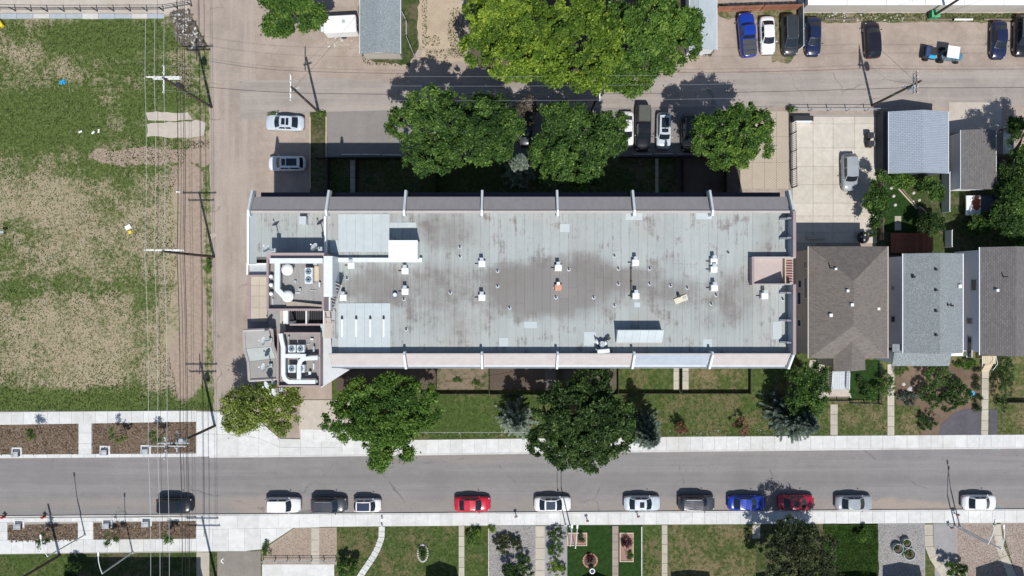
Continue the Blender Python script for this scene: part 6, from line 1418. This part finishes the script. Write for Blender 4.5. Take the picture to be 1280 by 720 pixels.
for dx, z, r, lb, m_ in ((-.3,-3.8,.04,'thick black cable hung lower on the alley poles','wire_dark'),(.25,-4.4,.03,'thin dark cable below the thick one','wire_dark'),(-1.4,-1.5,.018,'faint wire on the lower crossarms','wire_dark'),(1.4,-1.5,.018,'faint wire on the alley end of the lower crossarms','wire_dark')):
    o = thing('power_line', lb, 'power line', PA+Vector((0,0,z)), 0, 'wires over the vacant lot')
    for a, b in ((PZ,PA),(PA,PB),(PB,PC),(PC,PD)):
        pts = [a.lerp(b, i/10)+Vector((dx,0,z-.3*4*(i/10)*(1-i/10))) for i in range(11)]; MB().tube(pts, r, 4).build('span', M[m_], o)
F, G_, Hh, J = top(398.5,140,11), top(737.5,142,11.4), top(1090,132,10.3), top(1520,128,10.5)
for dy, lb in ((1.35,'upper wire along the back lane'),(.3,'middle wire along the back lane'),(-1.3,'lower wire along the back lane')):
    o = thing('power_line', lb, 'power line', F, 0, 'wires along the back lane')
    for a, b in ((PA,F),(F,G_),(G_,Hh),(Hh,J)):
        pts = [a.lerp(b, i/12)+Vector((0,dy,.12-.5*4*(i/12)*(1-i/12))) for i in range(13)]; MB().tube(pts, .013, 4).build('span', M['wire_grey'], o)
o = thing('power_line', 'black cable low along the back lane', 'power line', F, 0, 'wires along the back lane')
for a, b in ((PA,F),(F,G_),(G_,Hh),(Hh,J)):
    pts = [a.lerp(b, i/12)+Vector((0,.2,-3-.5*4*(i/12)*(1-i/12))) for i in range(13)]; MB().tube(pts, .025, 4).build('span', M['wire_dark'], o)
wire('pale wire across the front lawn to the hidden pole', P(430,541,6), P(686,541,10), .2, .02)
wire('guy wire of the pole above the concrete lot, left one', top(1090,132,10), P(1101,62,0), 0, .015, 'wire_dark', name='guy_wire'); wire('guy wire of the pole above the concrete lot, right one', top(1090,132,9.5), P(1110,100,0), 0, .015, 'wire_dark', name='guy_wire')
wire('service wire from the lane pole to the trailer', top(398.5,140,10.5), P(445,20,3), .3, .013, 'wire_dark', name='service_wire'); wire('thin service wire to the top right building', P(1164,22,9), P(1400,-60,6), .3, .013, 'wire_dark', name='service_wire')
# street lamps: white pole with a curved arm over the road
def lamp(label, px, py, h, dx, dy, reach=2.3, r=.07):
    p = P(px, py, 0); o = thing('street_lamp', label, 'street lamp', (p.x, p.y, 0), 0, 'white street lamps')
    MB().cyl((p.x,p.y), .2, .08, .3, 10, .14).build('base', M['galv'], o)
    MB().tube([(p.x,p.y,.1),(p.x,p.y,h-.8)], [r*1.3, r], 8).build('pole', M['duct'], o)
    d = Vector((dx, dy, 0)).normalized(); pts = []
    for i in range(9):
        t = i/8; pts.append(Vector((p.x,p.y,h-.8))+d*reach*t+Vector((0,0,.8*math.sin(t*math.pi/2))))
    MB().tube(pts, r*.6, 8).build('arm', M['duct'], o); q = pts[-1]
    hd = MB(); ang = math.atan2(d.y, d.x); hd.cbox(q+d*.25, (.5,.2,.1), ang); h_ = hd.build('head', M['white'], o, bevel=.03)
    MB().cbox(q+d*.28+Vector((0,0,-.06)), (.4,.18,.03), ang).build('lens', M['winglass'], h_)
    return o
lamp('street lamp standing at the right end of the far left lower bed', 107, 668, 8.2, -.1, 1); lamp('street lamp at the dark yard below the long lower bed', 166.5, 690, 7.6, 0, 1)
lamp('shorter lamp of the close pair below the street at the right', 1193, 657, 7.2, .1, 1, 2.6); lamp('taller lamp of the close pair below the street at the right', 1199, 658, 8.6, -.1, 1, 2.6)
lamp('street lamp beside the timber edged flower bed', 712.5, 657, 8.6, .05, 1, 2.5); lamp('thinner second lamp next to the one by the flower bed', 707, 656, 8.2, .05, 1, 2.3, .055)
# ---------------------------------------------------------------- small things
def post_sign(label, px, py, mat, h=.7, group=None, name='post', cat='post', r=.05, headr=.14):
    p = P(px, py, 0); o = thing(name, label, cat, (p.x, p.y, 0), 0, group)
    MB().tube([(p.x,p.y,.08),(p.x,p.y,h)], r, 7).build('pole', M['darkmetal'], o); MB().cbox((p.x,p.y,h), (headr*2.6,headr*1.2,headr*2), .3).build('head', mat, o, bevel=.02); MB().cyl((p.x,p.y),.16,.12,.17,10).build('base', M['greybox'], o)
bm = plain('maroon_paint', (.22,.10,.10), .6, .2)
for x, y, lb in ((645,643,'little maroon meter post between the red sedan and the white sedan'),(733.5,648.5,'little maroon meter post right of the twin lamp shadows'),(796.5,643,'little maroon meter post below the silver sedan'),(1185,657,'little maroon meter post left of the close pair of lamps'),(1192,641,'red topped meter post near the kerb by the close pair of lamps')): post_sign(lb, x, y, bm, .9, 'maroon meter posts')
for x, y, lb in ((478,647,'upper of two small white posts by the stepping stone path'),(478,656,'lower of two small white posts by the stepping stone path')): post_sign(lb, x, y, M['white'], .6, 'small white posts', headr=.09)
for x, y, lb in ((7,645,'red hydrant at the left picture edge by the street'),(57,645,'red hydrant above the lower far left bed')):
    p = P(x, y, 0); o = thing('fire_hydrant', lb, 'hydrant', (p.x,p.y,0), 0, 'red fire hydrants')
    MB().cyl((p.x,p.y),.15,.1,.7,12).build('body', M['red'], o); MB().dome((p.x,p.y,.7),.17,.15,12,3).build('cap', M['red'], o)
    for s in (-1,1): MB().tube([(p.x,p.y,.5),(p.x+s*.3,p.y,.5)],.07,8).build('nozzle', M['red'], o)
for x, y, lb in ((22,565,'tree pad in the far left upper bed'),(132,563,'left tree pad in the long upper bed'),(183,562,'right tree pad in the long upper bed'),(25,655,'tree pad in the far left lower bed'),(135,654,'left tree pad in the lower long bed'),(184,652,'right tree pad in the lower long bed')):
    o = thing('bench_pad', lb, 'concrete pad', P(x,y,0), 0, 'square concrete pads at the planting beds'); a, b = P(x-6.5,y-6), P(x+6.5,y+5)
    MB().box((a.x,a.y,.0),(b.x,b.y,.155)).build('base', M['sidewalk'], o); p = P(x,y+2)
    for k in range(4): MB().box((p.x-.45,p.y-.3+k*.17,.55),(p.x+.45,p.y-.18+k*.17,.6)).build('seat_slat', M['galv'], o)
    for s in (-1,1): MB().box((p.x+s*.38-.04,p.y-.28,.15),(p.x+s*.38+.04,p.y+.3,.55)).build('leg', M['darkmetal'], o)
for x, y, lb in ((1084,171,'upper black wheeled bin on the concrete lot'),(1084.5,181.5,'lower black wheeled bin on the concrete lot')):
    p = P(x,y,0); o = thing('wheeled_bin', lb, 'bin', (p.x,p.y,0), 0, 'black wheeled bins'); MB().prism([(p.x-.38,p.y-.33),(p.x+.3,p.y-.33),(p.x+.3,p.y+.33),(p.x-.38,p.y+.33)], .12, 1.0).build('body', M['black'], o, bevel=.04); MB().box((p.x-.42,p.y-.36,1.01),(p.x+.34,p.y+.36,1.07)).build('lid', M['darkmetal'], o, bevel=.03); MB().box((p.x+.34,p.y-.28,.95),(p.x+.42,p.y+.28,.99)).build('handle', M['greybox'], o)
    for s in (-1,1): MB().tube([(p.x+.28,p.y+s*.3-.04,.13),(p.x+.28,p.y+s*.3+.04,.13)],.12,10).build('wheel', M['rubber'], o)
o = thing('planter_box', 'grey raised planter box at the corner of the concrete lot', 'planter', P(1003,148,0)); a, b = P(992,144.5,.9), P(1017,151,.9)
MB().box((a.x,a.y,0),(b.x,b.y,.9)).build('body', M['darkmetal'], o); MB().box((a.x+.1,b.y-.12,0),(b.x-.2,b.y-.01,1.0)).build('rim', M['trim'], o)
o = thing('red_deck', 'red stained timber deck between the brown and blue grey houses', 'deck', P(1140,303,0)); a, b = P(1114,291,.8), P(1166,316,.8)
for k in range(18): x = a.x+(b.x-a.x)*k/18; MB().box((x+.01,b.y,.65),(x+(b.x-a.x)/18-.01,a.y,.7)).build('plank', M['redwood'], o)
for q, r in (((1114,293),(1166,293)),((1114,293),(1114,314)),((1166,293),(1166,314))): u, v = P(*q,1.6), P(*r,1.6); MB().tube([u,v],.05,5).build('handrail', M['redwood'], o)
o = thing('patio_table', 'round black patio table above the roof of the brown house', 'table', P(1079,297,0)); p = P(1079,297,.75); MB().cyl((p.x,p.y),.75,.7,.75,20).build('top', M['black'], o); MB().cyl((p.x,p.y),.08,.05,.7,8).build('leg', M['darkmetal'], o); MB().cyl((p.x,p.y),.35,.03,.07,12).build('base', M['darkmetal'], o)
for s, (dx, dy) in enumerate(((-.25,.1),(.2,.3),(.1,-.3))): tag(MB().cyl((p.x+dx,p.y+dy),.1,.75,.85,10).build('bowl', M['stonewhite'], None), ('left pale bowl on the black patio table','upper pale bowl on the black patio table','lower pale bowl on the black patio table')[s], 'bowl')
o = thing('lawn_bench', 'small pale lounger in the passage above the brown house', 'bench', P(1021,297,0)); a, b = P(1009,294.5,.5), P(1032,299,.5); MB().box((a.x,a.y,.4),(b.x,b.y,.5)).build('seat', M['padconc'], o, bevel=.06)
for u in (.12,.88): x = a.x+(b.x-a.x)*u; MB().box((x-.05,b.y+.05,.03),(x+.05,a.y-.05,.4)).build('leg', M['greybox'], o)
for q, r, lb in (((1123,236),(1146,261),'longer pale timber lying across the garden lawn'),((1127,236),(1150,262),'darker timber beside the long pale one on the garden lawn'),((1149,258),(1157,264),'short pale timber at the end of the two garden timbers')):
    u, v = P(*q,.15), P(*r,.15); m = MB(); m.cbox((u+v)/2, ((v-u).length,.14,.12), math.atan2((v-u).y,(v-u).x)); tag(m.build('timber', M['palewood'] if 'pale' in lb[:12] else M['wood'], None), lb, 'timber')
sheet('garden_lawn', [(1108,215),(1124,232),(1148,262),(1150,290),(1106,290)], .05, M['lawn_green'], .8)
pathslabs('garden_path', [(1122,270),(1122,290)], 8, 9, .09, M['path'])
rocks = thing('garden_rock', 'pale garden rock', 'rock', (0,0,0)); MB().dome((0,0,-.03),.22,.2,9,3).build('stone', M['stonewhite'], rocks, world=False)
for i, (x, y) in enumerate(((1114,235),(1137,227),(1142,241),(1117,245),(1119,256),(1134,235),(1149,250),(1141,252))):
    o = rocks if i == 0 else copy_tree(rocks); o.location = P(x, y, .06); o.rotation_euler.z = i; o['label'] = ('pale rock at the left edge of the garden lawn, topmost','pale rock just below the right part of the steel blue garage','pale rock beside the leafy tree, upper','pale rock at the left of the garden lawn, second','pale rock at the left of the garden lawn, lowest','pale rock among plants above the long timbers','pale rock right of the lower end of the timbers','pale rock between the leafy tree and the timber')[i]; o['group'] = 'pale rocks in the back garden'
for x, y, lb, s in ((1137,486,'large pale rock at the silver leaved shrub',.42),(1129,480,'smaller pale rock above the silver leaved shrub',.26),(1076,473,'pale rock in the porch garden',.2)):
    p = P(x,y); tag(MB().dome((p.x,p.y,.05),s,s*.7,10,4).build('garden_rock', M['stonewhite'], None), lb, 'rock')
p = P(1212,491); o = thing('turquoise_tub', 'turquoise plastic tub in the shrub border', 'tub', (p.x,p.y,0)); MB().cyl((p.x,p.y),.22,.1,.5,12,.3).build('body', M['cyan'], o); MB().cyl((p.x,p.y),.31,.48,.52,12).build('rim', M['cyan'], o)
p = P(79,103); m = MB()
for k in range(7): m.cbox((p.x+.25*math.cos(k),p.y+.2*math.sin(k*1.7),.08+.02*k),(.35,.16,.05),k*.8)
tag(m.build('blue_scrap', M['cyan'], None), 'crumpled turquoise scrap lying in the vacant lot grass', 'litter')
p = P(161,284); tag(MB().cbox((p.x,p.y,.14),(.75,.55,.22),.5).build('white_box', M['white'], None, bevel=.04), 'white box lying in the dry grass', 'box'); tag(MB().cbox((p.x+.2,p.y-.6,.1),(.4,.35,.14),.3).build('yellow_box', M['yellow'], None, bevel=.03), 'yellow container beside the white box in the dry grass', 'box')
p = P(2,30); tag(MB().cbox((p.x,p.y,.3),(.5,1.0,.5),.6).build('yellow_bollard', M['yellow'], None, bevel=.05), 'yellow block at the left edge beside the grey footing', 'bollard')
p = P(8,291); o = thing('garden_sign', 'pale small sign post in the grass at the left edge', 'sign', (p.x,p.y,0)); MB().tube([(p.x,p.y,0),(p.x,p.y,.9)],.04,6).build('pole', M['darkmetal'], o); MB().cbox((p.x,p.y,.95),(.6,.3,.06)).build('panel', M['galv'], o)
p = P(1164,20); o = thing('green_bin', 'green box at the foot of the pole at the top right', 'bin', (p.x,p.y,0)); MB().cbox((p.x,p.y-.1,.55),(.95,.8,.9)).build('body', M['green'], o, bevel=.04); MB().cbox((p.x,p.y-.1,1.04),(1.0,.85,.06)).build('lid', plain('pale_green_lid',(.1,.4,.2),.5,.1), o)
p = P(277,701,0); m = MB()
o = thing('white_arrow_marking', 'small white chevron mark on the dirt driveway at the bottom', 'road marking', (p.x,p.y,.09))
for s in (-1,1): MB().cbox((p.x+.1,p.y+s*.16,.092),(.42,.1,.008),s*.75).build('stroke', M['white'], o)
tag(MB().cbox((P(267,294).x,P(267,294).y,.03),(.7,.5,.04),.5).build('crushed_carton', M['padconc'], None), 'pale crushed patch of board on the alley edge', 'litter')
for (x, y, lb) in ((223,240,'small white scrap on the bare ground left of the alley'),(101,165,'white scrap in the upper vacant lot, left one'),(117,166,'white scrap in the upper vacant lot, middle one'),(124,164,'white scrap in the upper vacant lot, right one')):
    p = P(x,y); tag(MB().cbox((p.x,p.y,.1),(.45,.2,.08),x).build('white_scrap', M['white'], None), lb, 'litter')

for x, y, lb in ((1245,559.5,'storm drain in the stained gutter at the right of the street'),(319,568.5,'storm drain at the corner apron gutter'),(1249,633,'storm drain in the south gutter near the white sedan')):
    p = P(x,y); o = thing('storm_drain', lb, 'drain', (p.x,p.y,.02), 0, 'storm drains along the gutters'); MB().box((p.x-.45,p.y-.28,0),(p.x+.45,p.y+.1,.035)).build('frame', M['greybox'], o)
    for k in range(6): MB().box((p.x-.4+k*.14,p.y-.24,.035),(p.x-.33+k*.14,p.y+.06,.05)).build('bar', M['darkmetal'], o)
p = P(886,600); o = thing('manhole_cover', 'round iron manhole cover in the middle of the street', 'manhole', (p.x,p.y,.02)); MB().cyl((p.x,p.y),.4,0,.012,24).build('frame', M['road'], o); MB().cyl((p.x,p.y),.33,.012,.018,24).build('lid', plain('worn_iron_lid',(.13,.125,.12),.8,.2), o)
